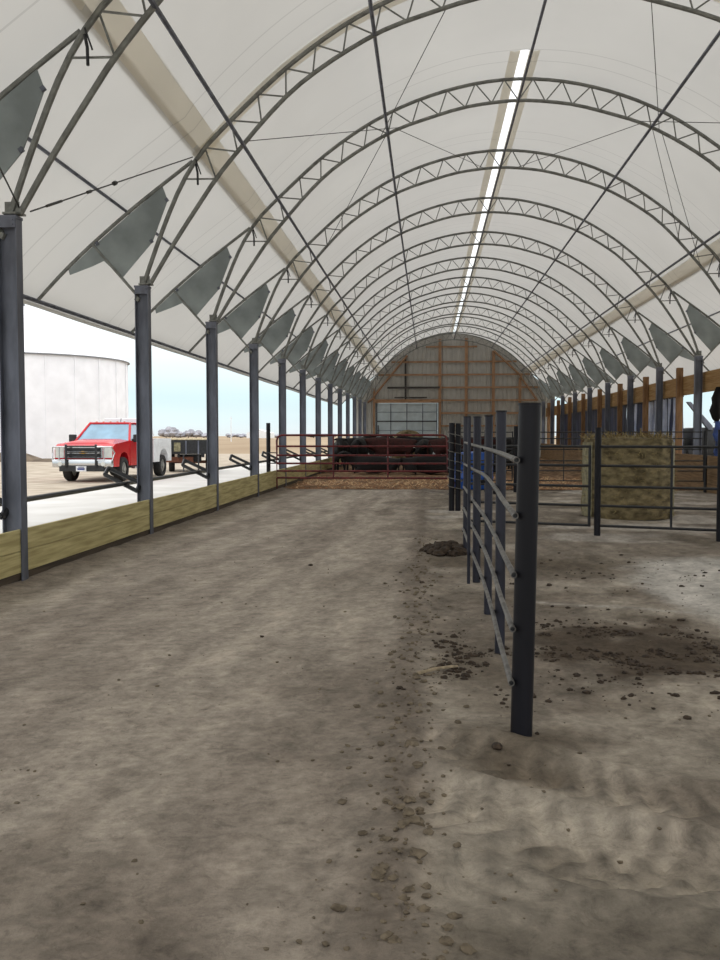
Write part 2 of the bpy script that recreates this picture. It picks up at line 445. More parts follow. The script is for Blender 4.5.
# pipe on the brackets
o = MB().tube([(XCL-.3, YN(-1)+.4, .84),(XCL-.3, YN(5), .84),(XCL-.3, YB, .84)], .034, 8).build('side_rail', 'black', None, True)
tag(rebase(o, (XCL-.3, YN(-1)+.4, .84)), 'long black pipe rail outside the left columns, resting on loop brackets', 'rail')
for k, z in enumerate((.93, 1.6)):
    pass

# left plank kick wall, bay by bay
def planks(n, x, zs, m, thick=.04, y0=None, y1=None):
    t = empty('plank_barrier', (x, y0, zs[0][0]), 'x', 'boards')
    for z0, z1 in zs:
        b = MB(); b.rbox((x, (y0+y1)/2, (z0+z1)/2), (thick, y1-y0, z1-z0), .006)
        b.build('plank', m, t, world=True)
    return t
for n in range(N0, N1):
    t = planks(n, XCL+.068, [(.12,.348),(.355,.585)], 'greenwood', .04, YN(n)+.012, YN(n+1)-.012)
    b = MB().box((XCL+.06, YN(n)+S/2, -.06), (.03, S-.03, .35)); b.build('gap_board', 'sill', t, world=True)['label'] = 'dark board added to fill the gap below the planks'  # dark strip added to close the gap under the planks
    t['group'] = 'low plank walls along the left side'
    t['label'] = ('two low treated planks at far left, before the first column in view' if n == -1 else
                  'two low treated planks between %s and %s left columns' % (ORD[n], ORD[n+1]))

# ------------------------------------------------------------------ right side wall
for n in range(N0, N1):
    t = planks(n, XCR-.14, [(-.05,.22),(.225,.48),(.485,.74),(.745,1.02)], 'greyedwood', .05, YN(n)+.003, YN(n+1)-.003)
    t['group'] = 'lower board walls along the right side'
    t['label'] = 'brown lower board wall beneath the bay between %s and %s right columns' % (
        'nearest unseen' if n < 0 else ORD[n], ORD[n+1])
for n in range(1, N1):
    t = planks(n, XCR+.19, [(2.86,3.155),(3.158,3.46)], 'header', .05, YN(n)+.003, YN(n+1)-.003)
    t['group'] = 'header boards along the right side'
    t['label'] = 'tan header planks above the bay between %s and %s right columns' % (ORD[n], ORD[n+1])
for n in range(2, N1):
    b = MB(); b.rbox((XCR+.07, YN(n)+.5*S, 1.8), (.19,.17,3.9), .008)
    o = b.build('timber_post', 'timber')
    tag(rebase(o, (XCR+.07, YN(n)+.5*S, 0)), 'brown timber post midway between %s and %s right columns' % (ORD[n], ORD[n+1]), 'post', 'timber posts of the right side')
# hanging tarps
def curtain(y0, y1, x, m, m2, z0, z1, amp, lb, n=70, stripes=()):
    t = empty('tarp_curtain', (x, y0, z0), lb, 'curtain')
    mb = MB(); folds = [MB() for _ in stripes]
    rows = 10
    def P(i, j):
        y = y0+(y1-y0)*i/n; z = z1+(z0-z1)*j/rows
        a = amp*(.35+.65*j/rows)
        return V((x + a*(math.sin(i*.9)+.5*math.sin(i*2.3+j*.25)), y + .04*math.sin(j*.7+i*.4), z))
    for i in range(n):
        f_ = next((folds[k] for k, (a, b) in enumerate(stripes) if a <= i/n < b), None)
        for j in range(rows):
            q_ = [P(i,j),P(i+1,j),P(i+1,j+1),P(i,j+1)]; mb.add(q_, [(0,1,2,3)])
            if f_: f_.add([p-V((.012,0,0)) for p in q_], [(0,1,2,3)])
    mb.build('cloth', m, t, True, world=True)
    for f_ in folds: f_.build('fold', m2, t, True, world=True)['label'] = 'pale fold of the tarp'
    MB().tube([(x,y0,z1),(x,y1,z1)], .03, 6).build('hem_pole', 'black', t, world=True)
    return t
curtain(30.6, 34.3, XCR+.32, 'tarp', 'tarplight', .98, 2.86, .06, 'blue and white tarp hanging in folds beside the hay bale',
        stripes=((0,.3),(.36,.46),(.54,.78),(.88,.99)))
curtain(34.4, 39.2, XCR+.34, 'tarp', 'tarplight', .98, 2.86, .03, 'dark blue tarp with a pale streak at its near end', stripes=((0.02,.24),(.3,.36),(.6,.66)))
curtain(39.3, 60.4, XCR+.36, 'tarp', 'tarplight', .98, 2.86, .03, 'long dark tarp closing the far right side toward the end wall', 160)

# ------------------------------------------------------------------ end wall
def wall_top(x):
    d = abs(x-XR)
    if d <= 5.42: return roof_z(d)+.03
    return max(3.6, 5.88-(d-5.42)*.86)
wall = MB(); st = .3
x = XR-7.0
prof = []
while x < XR+7.0:
    for dx_, dy in ((0,0),(.2,0),(.225,-.035),(.275,-.035)): prof.append((x+dx_, dy))
    x += st
door = (-3.7, .68, 3.87)   # opening of the overhead door
for (xa, ya), (xb, yb) in zip(prof, prof[1:]):
    zlo = -.2
    if xa > door[0]-.02 and xb < door[1]+.02: zlo = door[2]
    wall.add([(xa,YB+.12+ya,zlo),(xb,YB+.12+yb,zlo),(xb,YB+.12+yb,wall_top(xb)),(xa,YB+.12+ya,wall_top(xa))], [(0,1,2,3)])
wall_back = wall.build('wall_back', 'siding'); tag(wall_back, kind='structure')
def stud(x, z0, z1, m='lumber', w=.15):
    MB().box((x, YB, (z0+z1)/2), (w,.15,z1-z0)).build('stud', m, wall_back)
def girt(x0, x1, z, m='lumberh', h=.12, y=None):
    MB().box(((x0+x1)/2, (YB-.09) if y is None else y, z), (x1-x0,.04,h)).build('girt', m, wall_back)
stud(-3.85, 0, 4.9); stud(.8, 0, 8.35, w=.2); stud(2.65, 0, 8.4, w=.2); stud(4.55, 0, 7.5, w=.2); stud(6.4, 0, 5.6, w=.18)
stud(-1.62, 4.1, 7.2, 'darksteel', .13)
def halfw(z):
    d = 0
    while d < 6.2 and wall_top(XR+d) > z+.15: d += .02
    return d-.1
for z in (7.8, 6.75, 5.85, 4.95):
    w = halfw(z)
    if z == 7.8: girt(-.2, 3.4, z)
    elif z == 4.95: girt(.8, XR+w, z); girt(-2.9, .8, z, 'darksteel', .14)
    else: girt(XR-w, XR+w, z)
girt(-3.9, .9, 4.0, 'lumberh', .26, YB-.1)
girt(.9, XR+5.9, 4.05)
girt(-2.4, -.1, 4.25, 'darksteel', .09, YB-.13)
for z in (3.15, 2.25, 1.3, .4): girt(.9, XR+5.9, z)
for (a, b) in (((-3.9,4.3),(-1.5,7.2)), ((4.55,7.5),(6.5,5.7)), ((6.4,5.7),(7.55,4.1)), ((-3.9,4.2),(-4.3,3.9))):
    MB().tube([(a[0],YB-.14,a[1]),(b[0],YB-.14,b[1])], .075, 4).build('brace', 'lumber', wall_back)
# overhead door
d = empty('door_1', ((door[0]+door[1])/2, YB+.02, 0), None, None); d['kind'] = 'structure'
nsec = 6; hh = 3.87/nsec
for k in range(nsec):
    b = MB(); b.rbox(((door[0]+door[1])/2, YB+.04, hh*(k+.5)), (door[1]-door[0]-.04, .05, hh-.03), .01)
    for q in (-3.65,-2.66,-1.52,-.4,.6):
        MB().box((q, YB-.0, hh*(k+.5)), (.055,.03,hh-.04)).build('stile', 'galvdark', d, world=True)
    b.build('door_panel', 'door', d, world=True)
for z in (hh*3, ): MB().box(((door[0]+door[1])/2, YB-.03, hh*4), (door[1]-door[0]-.1,.04,.07)).build('stiffener', 'darksteel', d, world=True)
for k in (1,2,3,5):
    MB().box(((door[0]+door[1])/2, YB-.0, hh*k), (door[1]-door[0]-.1,.03,.03)).build('section_joint', 'galvdark', d, world=True)
for q in (door[0]-.04, door[1]+.02):
    MB().box((q, YB-.05, 1.95), (.06,.08,3.9)).build('track', 'galv', d, world=True)
MB().box((-3.55, YB-.06, 1.9), (.06,.04,.8)).build('door_handle', 'black', d, world=True)

# ------------------------------------------------------------------ floor
def nz(x, y, s, o=0, oct=3):
    return noise.fractal(V((x*s+o, y*s-o, o*1.7)), 1.0, 2.0, oct)
def sm(a, b, x):
    t = max(0, min(1, (x-a)/(b-a))); return t*t*(3-2*t)
def ell(x, y, cx, cy, rx, ry, soft=.5, n=.45, s=1.2, o=0):
    d = math.hypot((x-cx)/rx, (y-cy)/ry) + n*nz(x,y,s,o)
    return 1-sm(1-soft, 1+soft*.3, d)
def mix(a, b, t): return [a[i]+(b[i]-a[i])*t for i in range(3)]
FX0, FX1, FY0, FY1 = XCL+.02, XCR+.05, -7.0, 27.2
def hgt(x, y):
    z = .016*nz(x,y,.55,3) + .007*nz(x,y,2.2,9) 
    lane = 1-sm(-.5,.0,x)
    z += (1-lane)*.02*nz(x,y,1.4,5,4)
    z += .05*(1-sm(FX0, FX0+.4, x)) + .012*(1-sm(FX0, FX0+1.2, x))*nz(x,y,2,2)   # dirt banked to the planks
    z += .03*math.exp(-((x+.1)/.16)**2)*(.5+.8*nz(x,y,2.5,4))                        # windrow along the lane edge
    # mound round the first fence post
    z += .012*math.exp(-((x-.5)/.3)**2-((y-4.85)/.3)**2)
    # tyre tracks swinging through the pen in front of the post
    for (cx, cy, r, w, dp) in ((2.6,7.3,3.62,.2,.022),(2.6,7.3,4.25,.22,.02),(1.2,.6,2.9,.2,.014)):
        q = math.hypot(x-cx, y-cy)-r
        if abs(q) < .5 and y > 1.5 and x > -.1 and (y < 4.9 or cx < 2):
            an = math.atan2(y-cy, x-cx)*r
            lug = .5+.5*math.sin(an*2*PI/.16 + abs(q)*22)
            z += -dp*1.3*math.exp(-(q/w)**2)*(.4+1.1*lug) + dp*1.2*math.exp(-((abs(q)-w*1.5)/.07)**2)
    return z - .01
TRACKS = ((2.6,7.3,3.62,.2,.022),(2.6,7.3,4.25,.22,.02),(1.2,.6,2.9,.2,.014))
def lug(x, y):
    """lug relief painted as pale and dark stripes, with paler scuffed soil"""
    g = 0
    if x < -.1 or y < 1.5: return 0
    for (cx, cy, r, w, dp) in TRACKS:
        q = math.hypot(x-cx, y-cy)-r
        if abs(q) < .5 and (y < 4.9 or cx < 2):
            an = math.atan2(y-cy, x-cx)*r
            g += math.exp(-(q/(w*1.2))**2)*(.2+.42*math.sin(an*2*PI/.16+abs(q)*22))*(.5+.9*max(0,nz(x,y,1.3,77)+.4))  # light and shade of the lug ridges put into the colour
    return g
def soil(x, y):
    lane = [.162,.136,.105]; lightl = [.232,.2,.155]; dk = [.098,.08,.06]
    c = lane
    st = nz(x*1.9, y*.16, 1.0, 11, 4)
    c = mix(c, lightl, max(0, min(1, .5+.9*st)))
    c = mix(c, dk, .75*sm(.1,.55, nz(x*.9,y*.3,.7,21,4)))
    c = mix(c, lightl, .7*ell(x,y,-.95,8.6,.7,2.2,.7,.5))
    c = mix(c, dk, .65*ell(x,y,-.5,5.6,.5,1.6,.8,.6))
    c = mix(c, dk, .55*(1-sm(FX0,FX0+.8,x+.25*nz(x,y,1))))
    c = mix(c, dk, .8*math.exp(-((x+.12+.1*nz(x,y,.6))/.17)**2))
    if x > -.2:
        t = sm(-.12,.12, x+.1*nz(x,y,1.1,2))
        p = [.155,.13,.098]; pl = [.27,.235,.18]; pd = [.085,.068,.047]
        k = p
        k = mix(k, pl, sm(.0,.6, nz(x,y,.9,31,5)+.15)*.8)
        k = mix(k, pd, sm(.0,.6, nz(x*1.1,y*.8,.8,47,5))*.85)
        k = mix(k, [.135,.118,.09], .6*(1-sm(3.2,4.2,y)))  # near pen toned darker, the same vignetting put into the soil
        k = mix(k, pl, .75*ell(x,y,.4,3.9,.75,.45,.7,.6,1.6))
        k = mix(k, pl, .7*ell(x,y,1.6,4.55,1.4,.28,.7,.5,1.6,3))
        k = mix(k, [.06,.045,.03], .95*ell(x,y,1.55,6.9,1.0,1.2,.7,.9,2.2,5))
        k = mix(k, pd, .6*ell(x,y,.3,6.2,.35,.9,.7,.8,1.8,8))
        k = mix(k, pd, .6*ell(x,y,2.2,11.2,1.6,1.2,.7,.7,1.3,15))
        # bare concrete pad scraped clean on the right
        q = sm(-.25,.25, (x-2.15)-.25*(12.4-y)*0 - .55*abs(y-9.7)*.42 + .3*nz(x,y,1.0,61)) if 7.3 < y < 12.6 else 0
        q *= sm(7.3,8.2,y+.3*nz(x,y,1,3))*(1-sm(11.6,12.5,y+.2*nz(x,y,1,4)))
        k = mix(k, [.36,.335,.285], q)
        q = .6*sm(.1,.5,nz(x*.6,y*.9,.7,71)+.15)*sm(12.8,14,y)
        k = mix(k, [.34,.31,.26], q)
        ln = math.exp(-((y-(8.95-.42*(x-1)))/.05)**2)*(1 if .9 < x < 2.4 else 0)
        k = mix(k, [.33,.3,.25], ln*.8)
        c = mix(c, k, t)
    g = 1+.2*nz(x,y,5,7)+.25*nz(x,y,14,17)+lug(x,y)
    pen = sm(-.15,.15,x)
    return [max(.01,v*g*k_*(1-.2*pen)) for v, k_ in zip(c, (1.74,1.77,1.9))]  # pen darkened: wall shade and vignetting put into the soil, besides wet manure
def soil_mat(name, bump=.5, tint=None):
    m, nt, b = newmat(name); L = nt.links.new
    at = nt.nodes.new('ShaderNodeAttribute'); at.attribute_name = 'soil'
    tc = nt.nodes.new('ShaderNodeTexCoord')
    n = nt.nodes.new('ShaderNodeTexNoise'); n.inputs['Scale'].default_value = 22; n.inputs['Detail'].default_value = 8; n.inputs['Roughness'].default_value = .7
    L(tc.outputs['Object'], n.inputs['Vector'])
    n3 = nt.nodes.new('ShaderNodeTexNoise'); n3.inputs['Scale'].default_value = 3.5; n3.inputs['Detail'].default_value = 6
    mp = nt.nodes.new('ShaderNodeMapping'); mp.inputs['Scale'].default_value = (1,.35,1); mp.inputs['Rotation'].default_value = (0,0,.5)
    L(tc.outputs['Object'], mp.inputs['Vector']); L(mp.outputs[0], n3.inputs['Vector'])
    ad = nt.nodes.new('ShaderNodeMath'); ad.operation = 'ADD'; L(n.outputs['Fac'], ad.inputs[0]); L(n3.outputs['Fac'], ad.inputs[1])
    mr = nt.nodes.new('ShaderNodeMapRange'); mr.inputs['From Min'].default_value = .75; mr.inputs['From Max'].default_value = 1.25
    mr.inputs['To Min'].default_value = .74; mr.inputs['To Max'].default_value = 1.27
    L(ad.outputs[0], mr.inputs['Value'])
    vo = nt.nodes.new('ShaderNodeTexNoise'); vo.inputs['Scale'].default_value = 9; vo.inputs['Detail'].default_value = 10; vo.inputs['Roughness'].default_value = .85; vo.inputs['Distortion'].default_value = .8
    L(tc.outputs['Object'], vo.inputs['Vector'])
    m2 = nt.nodes.new('ShaderNodeMapRange'); m2.inputs['From Min'].default_value = .3; m2.inputs['From Max'].default_value = .5; m2.inputs['To Min'].default_value = .55; m2.inputs['To Max'].default_value = 1.04
    L(vo.outputs['Fac'], m2.inputs['Value'])
    mm = nt.nodes.new('ShaderNodeMath'); mm.operation = 'MULTIPLY'; L(mr.outputs[0], mm.inputs[0]); L(m2.outputs[0], mm.inputs[1]); mr = mm
    v = nt.nodes.new('ShaderNodeVectorMath'); v.operation = 'SCALE'
    L(at.outputs['Color'], v.inputs[0]); L(mr.outputs[0], v.inputs['Scale']); L(v.outputs[0], b.inputs['Base Color'])
    bp = nt.nodes.new('ShaderNodeBump'); bp.inputs['Strength'].default_value = bump; bp.inputs['Distance'].default_value = .04
    L(ad.outputs[0], bp.inputs['Height']); L(bp.outputs[0], b.inputs['Normal'])
    b.inputs['Roughness'].default_value = .95; b.inputs['Specular IOR Level'].default_value = .15
    return m
def grid_mesh(name, xs, ys, hf, cf, m):
    nx = len(xs); vs = []; cols = []
    for y in ys:
        for x in xs: vs.append((x,y,hf(x,y))); cols.append(cf(x,y))
    fs = [(j*nx+i, j*nx+i+1, (j+1)*nx+i+1, (j+1)*nx+i) for j in range(len(ys)-1) for i in range(nx-1)]
    me = bpy.data.meshes.new(name); me.from_pydata(vs, [], fs)
    a = me.color_attributes.new('soil', 'FLOAT_COLOR', 'POINT')
    fl = []
    for c in cols: fl += [c[0],c[1],c[2],1]
    a.data.foreach_set('color', fl)
    me.polygons.foreach_set('use_smooth', [True]*len(fs))
    me.materials.append(m); o = bpy.data.objects.new(name, me); C.objects.link(o)
    return o
xs = frange(FX0, -2.2, .09)[:-1] + frange(-2.2, 2.6, .032)[:-1] + frange(2.6, FX1, .09)
ys = frange(FY0, 1.5, .5)[:-1]; y = 1.5
while y < FY1-.05:
    ys.append(y); y += max(.028, .009*y)
ys.append(FY1)
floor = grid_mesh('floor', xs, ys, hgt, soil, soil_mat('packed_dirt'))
tag(floor, kind='structure')

# bedding beyond the gate
def bh(x, y): return .03+.05*nz(x,y,1.6,3,4)+.03*nz(x,y,6,8,3)-.09*(1-sm(27.0,27.6,y+.15*nz(x,y,2,2)))
def bc(x, y):
    c = mix([.27,.165,.095],[.11,.07,.042], max(0,min(1,.5+.9*nz(x,y,2.5,4,4))))
    return mix(c, [.44,.31,.19], .7*sm(.1,.5,nz(x,y,5,14,3)))
bedm = soil_mat('bedding', .9)
bed = grid_mesh('floor_bedding', frange(XCL+.1,XCR-.18,.12), frange(26.9,40,.1)[:-1]+frange(40,YB-.15,.5), bh, bc, bedm)
tag(bed, 'orange brown cornstalk bedding spread beyond the gates', kind='stuff'); bed.name = 'stalk_bedding'; bed['category'] = 'bedding'

# ------------------------------------------------------------------ outside ground
def slab(name, x0, x1, y0, y1, z, m, t=.3, **kw):
    o = MB().box(((x0+x1)/2,(y0+y1)/2,z-t/2), (x1-x0,y1-y0,t)).build(name, m); tag(o, kind='structure'); return o
slab('concrete_apron', -9.9, XCL-.0, -10, 66, .03, 'concrete')
slab('gravel_yard', -45, -9.88, -15, 74, .08, 'gravel')
slab('field', -900, 900, -60, 1600, -.08, 'field', .5)
slab('ground_right', XCR+.0, 40, -10, 75, .0, 'gravel')
bm_ = MB()
pts = []
for i in range(15):
    for j in range(7):
        x = -30+17*i/14; y = 50.5+3*j/6
        z = .0+.75*math.sin(PI*j/6)*(.6+.4*math.sin(i*1.7))*(1 if i<14 else 0)
        pts.append((x,y,z))
bm_.add(pts, [(j+i*7, j+1+i*7, j+1+(i+1)*7, j+(i+1)*7) for i in range(14) for j in range(6)])
tag(rebase(bm_.build('dirt_berm','berm',None,True), (-21,52,0)), 'low brown dirt berm at the foot of the grain bin', 'berm')

# ------------------------------------------------------------------ grain bin
bx, by, br, bh_ = -28.1, 61.0, 7.3, 6.68
gb = empty('grain_bin', (bx,by,0), 'large white round grain bin with conical roof behind the red truck', 'grain bin')
b = MB(); n = 96; rings = 100
for k in range(rings+1):
    z = bh_*k/rings; r = br + .012*math.cos(2*PI*z/.133)
    for j in range(n): a = 2*PI*j/n; b.v.append(V((r*math.cos(a), r*math.sin(a), z)))
for k in range(rings):
    for j in range(n): b.f.append((k*n+j,k*n+(j+1)%n,(k+1)*n+(j+1)%n,(k+1)*n+j))
b.build('shell', 'binw', gb, True)
b = MB(); n = 40
for j in range(n):
    a0, a1 = 2*PI*j/n, 2*PI*(j+1)/n
    b.add([((br+.15)*math.cos(a0),(br+.15)*math.sin(a0),bh_-.02),((br+.15)*math.cos(a1),(br+.15)*math.sin(a1),bh_-.02),
           (.5*math.cos(a1),.5*math.sin(a1),bh_+3.7),(.5*math.cos(a0),.5*math.sin(a0),bh_+3.7)], [(0,1,2,3)])
    b.tube([((br+.15)*math.cos(a0),(br+.15)*math.sin(a0),bh_),(.5*math.cos(a0),.5*math.sin(a0),bh_+3.72)], .04, 4)
b.build('roof', 'binw', gb)
b = MB(); b.tube([((br+.14)*math.cos(2*PI*j/64),(br+.14)*math.sin(2*PI*j/64),bh_-.04) for j in range(64)], .05, 6, closed=True); b.build('eave_ring', 'binring', gb, True)
MB().cyl((0,0,bh_+3.85), .55, .35, 20).build('cap', 'binring', gb, True)
for j in range(24):
    a = 2*PI*(j+.5)/24
    MB().box(((br+.03)*math.cos(a),(br+.03)*math.sin(a),bh_/2), (.05,.09,bh_-.15), rz=a).build('stiffener', 'binw', gb)

# ------------------------------------------------------------------ far countryside
def crown(mb, c, r, h, k=9):
    for i in range(k):
        a = random.uniform(0,2*PI); q = V((c[0]+r*.6*math.cos(a), c[1]+r*.6*math.sin(a), c[2]+random.uniform(-.25,.35)*h))
        bm = bmesh.new(); bmesh.ops.create_icosphere(bm, subdivisions=2, radius=1)
        rr = r*random.uniform(.4,.65)
        for v in bm.verts:
            f = 1+.35*noise.noise(v.co*2.5+q*.1); v.co = V((v.co.x*rr*f, v.co.y*rr*f, v.co.z*rr*.75*f*h/r))+q
        bm.verts.index_update(); mb.add([v.co.copy() for v in bm.verts], [[v.index for v in f.verts] for f in bm.faces]); bm.free()
tl = [(161,7,7),(168,7.5,7),(176,4.5,6),(184,6,6),(192,5,6),(200,3.8,6),(207,3.4,6),(228,3,5),(238,3,5),(248,3.2,5),(262,3,6),(274,3,7),(312,3,8),(327,3,8)]
for i, (px, hh_, rr) in enumerate(tl):
    Y = 560.; x = (px-427)/913*Y
    t = empty('distant_tree', (x,Y,-.1), 'hazy grey tree on the horizon, %s from the left of the tree line' % ORD[min(i,13)], 'tree', 'trees on the horizon')
    b = MB(); crown(b, (0,0,hh_*.45), rr*.6, hh_*.62, 14); b.build('crown', 'tree', t, True)
    MB().tube([(0,0,-.2),(0,0,hh_*.6)], .3, 6).build('trunk', 'trunk', t)
b = MB().prism([(-7,0),(7,0),(7,3),(0,5),(-7,3)], 1, 0, 14)
o = b.build('far_shed', 'white'); o.location = ((256-427)/913*520, 520, -.1); tag(o, 'tiny white shed on the horizon beyond the field', 'shed')
t = empty('utility_pole', ((228-427)/913*230, 230, -.1), 'thin pale utility pole standing far out in the field', 'pole')
MB().tube([(0,0,0),(0,0,6.5)], .12, 6, r2=.08).build('shaft', 'white', t); MB().box((0,0,6), (.7,.1,.12)).build('crossarm', 'white', t)

# ------------------------------------------------------------------ pipe fence in the foreground
pf = empty('pipe_fence', (.5,4.85,0), 'dark steel pipe fence with five rails running away from the camera', 'fence')
posts = [(.5,4.85,1.755,.058),(.53,6.73,1.765,.037),(.545,8.31,1.765,.036),(.53,10.0,1.79,.043),(.52,12.4,1.84,.048)]
for i, (x,y,h,r) in enumerate(posts):
    b = MB(); b.tube([(x-.006*(1 if i==0 else 0),y,-.3),(x+(.03 if i==0 else 0),y,h)], r, 24)
    if i == 3: b.tube([(x-.09,y-.1,-.3),(x-.09,y-.1,h)], .018, 10)
    p = b.build('post', 'pipe' if i == 0 else 'pipeb', pf, True, world=True)
    MB().cyl((x+(.03 if i==0 else 0),y,h+.006), r+.004, .014, 24).build('cap', 'pipe', p, True, world=False)
    kids_ = kids(p)[0]; kids_.location = -V(pf.location)
for zi, z in enumerate((1.47,1.18,.87,.585,.30)):
    xo = .434+.016*z
    bend = .05 if zi == 1 else .0
    pts = [(xo, 4.80, z), (xo+.012, 5.8, z+.01+bend*.2), (xo+.035, 6.8, z+.01+bend*.6), (xo+.05, 8.3, z+.012+bend), (xo+.04, 10., z+.02+bend*.5), (xo+.035, 12.5, z+.03)]
    pts = spline(pts, .3)
    b = MB(); b.tube(pts, .0155, 12, cap=False)
    b.pipe((xo,4.775,z), pts[1], .0165, .0125)
    r_ = b.build('rail', 'rail', pf, True, world=True)
    e = MB(); e.cyl((xo,4.80,z), .0125, .01, 12, 1).build('bore_shade', 'black', r_); e = kids(r_)[0]; e.location = -V(pf.location)  # black disc paints the dark inside of the open pipe
    w = MB()
    for (x,y,h,r) in posts: w.tube([(xo+.02,y,z),(x,y,z)], .014, 8)
    w.build('weld', 'pipe', pf, True, world=True)
def post(name, x, y, h, r, lb, m='pipe', cat='post', n=18):
    o = MB().tube([(0,0,-.3),(0,0,h)], r, n).build(name, m, None, True); o.location = (x,y,0); return tag(o, lb, cat)
t = empty('gate_post', (.57,19.6,0), 'stout dark double post wrapped with chain beside the red gate', 'post')
MB().tube([(-.068,0,-.3),(-.068,0,1.86)], .062, 14).build('pipe', 'pipe', t, True)
MB().tube([(.066,0,-.3),(.066,0,1.85)], .058, 14).build('pipe', 'pipe', t, True)
b = MB(); hl = [( .155*math.cos(a), .095*math.sin(a), 1.75-a*.03) for a in [i*.3 for i in range(160)]]
b.tube(hl, .010, 5); b.build('chain', 'rail', t)
MB().box((.2,-.02,1.1), (.12,.08,.16)).build('latch_box', 'black', t)
post('fence_post', .68, 25.72, 1.75, .06, 'dark pipe post at the latch end of the red gate')
post('hinge_post', XCL-.11, 25.95, 1.95, .06, 'short black pipe post outside the left planks at gate hinge')
post('fence_post', 2.46, 25.9, 1.85, .07, 'dark post in the far cross fence behind the pipe fence')
for (x,y,lb) in ((1.62,25.95,'black post of the far cross fence behind the blue tank'),(7.9-.25,25.9,'black post of the far cross fence at the right board wall')):
    post('fence_post', x, y, 1.75, .045, lb, 'black')

# ------------------------------------------------------------------ gates
def gate(name, p0, p1, zs, r, m, lb, stiles=(), legs=0, bow=True, g=None, cat='gate', ends=(0,1)):
    """tube gate from p0 to p1 (x,y); zs rail heights, top first"""
    t = empty(name, (p0[0],p0[1],0), lb, cat, g)
    a = V((0,0,0)); b_ = V((p1[0]-p0[0], p1[1]-p0[1], 0)); zt, zb = zs[0], zs[-1]
    d = b_.normalized(); c = .14 if bow else 0
    Z = lambda z: V((0,0,z))
    if bow:
        pts = [a+Z(zb), a+Z(zt-c), a+d*.04+Z(zt-.04), a+d*c+Z(zt), b_-d*c+Z(zt), b_-d*.04+Z(zt-.04), b_+Z(zt-c), b_+Z(zb)]
        MB().tube(pts, r, 8, closed=True).build('frame', m, t, True)
        inner = zs[1:-1]
    else: inner = zs
    for z in inner: MB().tube([a+Z(z), b_+Z(z)], r*.9, 8).build('rail', m, t, True)
    if not bow:
        for q in [(a, b_)[k] for k in ends]: MB().tube([q+Z(zb-.02), q+Z(zt+.02)], r, 8).build('end_stile', m, t, True)
    for s_ in stiles: MB().tube([a.lerp(b_, s_)+Z(zb), a.lerp(b_, s_)+Z(zt)], r*.8, 8).build('stile', m, t, True)
    if legs:
        MB().tube([a+Z(zb), a+Z(.09)], r*.8, 8).build('leg', m, t, True)
    return t
rg = gate('tube_gate', (-4.29,25.7), (.53,25.7), (1.6,1.285,1.03,.8,.585,.39), .03, 'red', 'long red tube gate closing off the cattle', (.335,.655), 1)
MB().tube([(-.29,.2,1.1),(.02,0,1.1)], .015, 6).build('hinge', 'black', rg); MB().tube([(-.29,.2,.8),(.02,0,.8)], .015, 6).build('hinge', 'black', rg)
MB().tube([(4.8,0,1.2),(4.93,.02,1.18)], .015, 6).build('latch', 'black', rg)
def yc(x): return 15.6-(x-.5)*.36     # line of the near cross fence
A = (2.70, yc(2.70)); B = (4.42, yc(4.42))
zs = (1.415,1.11,.78,.47,.15)
gate('tube_gate', (.68,yc(.68)), (2.58,yc(2.58)), zs, .024, 'black', 'black tube gate between the pipe fence and the post by the bale', (), 0, False, 'near cross fence gates')
gate('tube_gate', (2.74,yc(2.74)), (4.38,yc(4.38)), zs, .024, 'black', 'black tube gate directly in front of the round bale', (.62,), 0, False, 'near cross fence gates', ends=())
gate('tube_gate', (4.52,yc(4.52)), (7.9,yc(7.9)), zs, .024, 'black', 'black tube gate beyond the bale post, mostly past the picture edge', (.5,), 0, False, 'near cross fence gates')
post('fence_post', A[0], A[1], 1.72, .052, 'dark slim post in front of the left edge of the bale')
post('fence_post', B[0], B[1], 1.68, .052, 'dark slim post at the right edge of the picture')
for xx in (2.66,):
    pass
gate('tube_gate', (2.56,25.9), (5.0,25.9), (1.68,1.5,1.2,.88,.6,.32), .018, 'black', 'thin black panel of the far cross fence behind the bale', (.5,), 0, False, 'far cross fence panels')
gate('tube_gate', (5.05,25.9), (7.6,25.9), (1.68,1.5,1.2,.88,.6,.32), .018, 'black', 'thin black far panel reaching the right board wall', (.5,), 0, False, 'far cross fence panels')
gate('tube_gate', (.8,26.2), (2.36,25.95), (1.68,1.5,1.2,.88,.6,.32), .018, 'black', 'thin black far panel behind the blue tank', (), 0, False, 'far cross fence panels')
post('fence_post', 5.02, 25.98, 1.72, .035, 'thin black post hidden behind the bale', 'black')

# ------------------------------------------------------------------ blue tank
t = empty('water_tank', (1.35,27.25,.02), 'bright blue round plastic water tank behind the pipe fence', 'tank')
b = MB()
prof_ = [(.0,0),(.56,0),(.58,.04),(.57,.3),(.59,.33),(.57,.36),(.57,.7),(.59,.73),(.57,.76),(.57,1.0),(.55,1.06),(.0,1.1)]
def lathe(mb, pr, n=32, c=(0,0,0)):
    k = len(mb.v)
    for r, z in pr:
        for j in range(n): a = 2*PI*j/n; mb.v.append(V((c[0]+r*math.cos(a), c[1]+r*math.sin(a), c[2]+z)))
    for i in range(len(pr)-1):
        for j in range(n): mb.f.append((k+i*n+j,k+i*n+(j+1)%n,k+(i+1)*n+(j+1)%n,k+(i+1)*n+j))
    return mb
lathe(b, prof_).build('shell', 'blue', t, True)
MB().cyl((.25,-.1,1.11), .12, .05).build('lid', 'black', t, True)

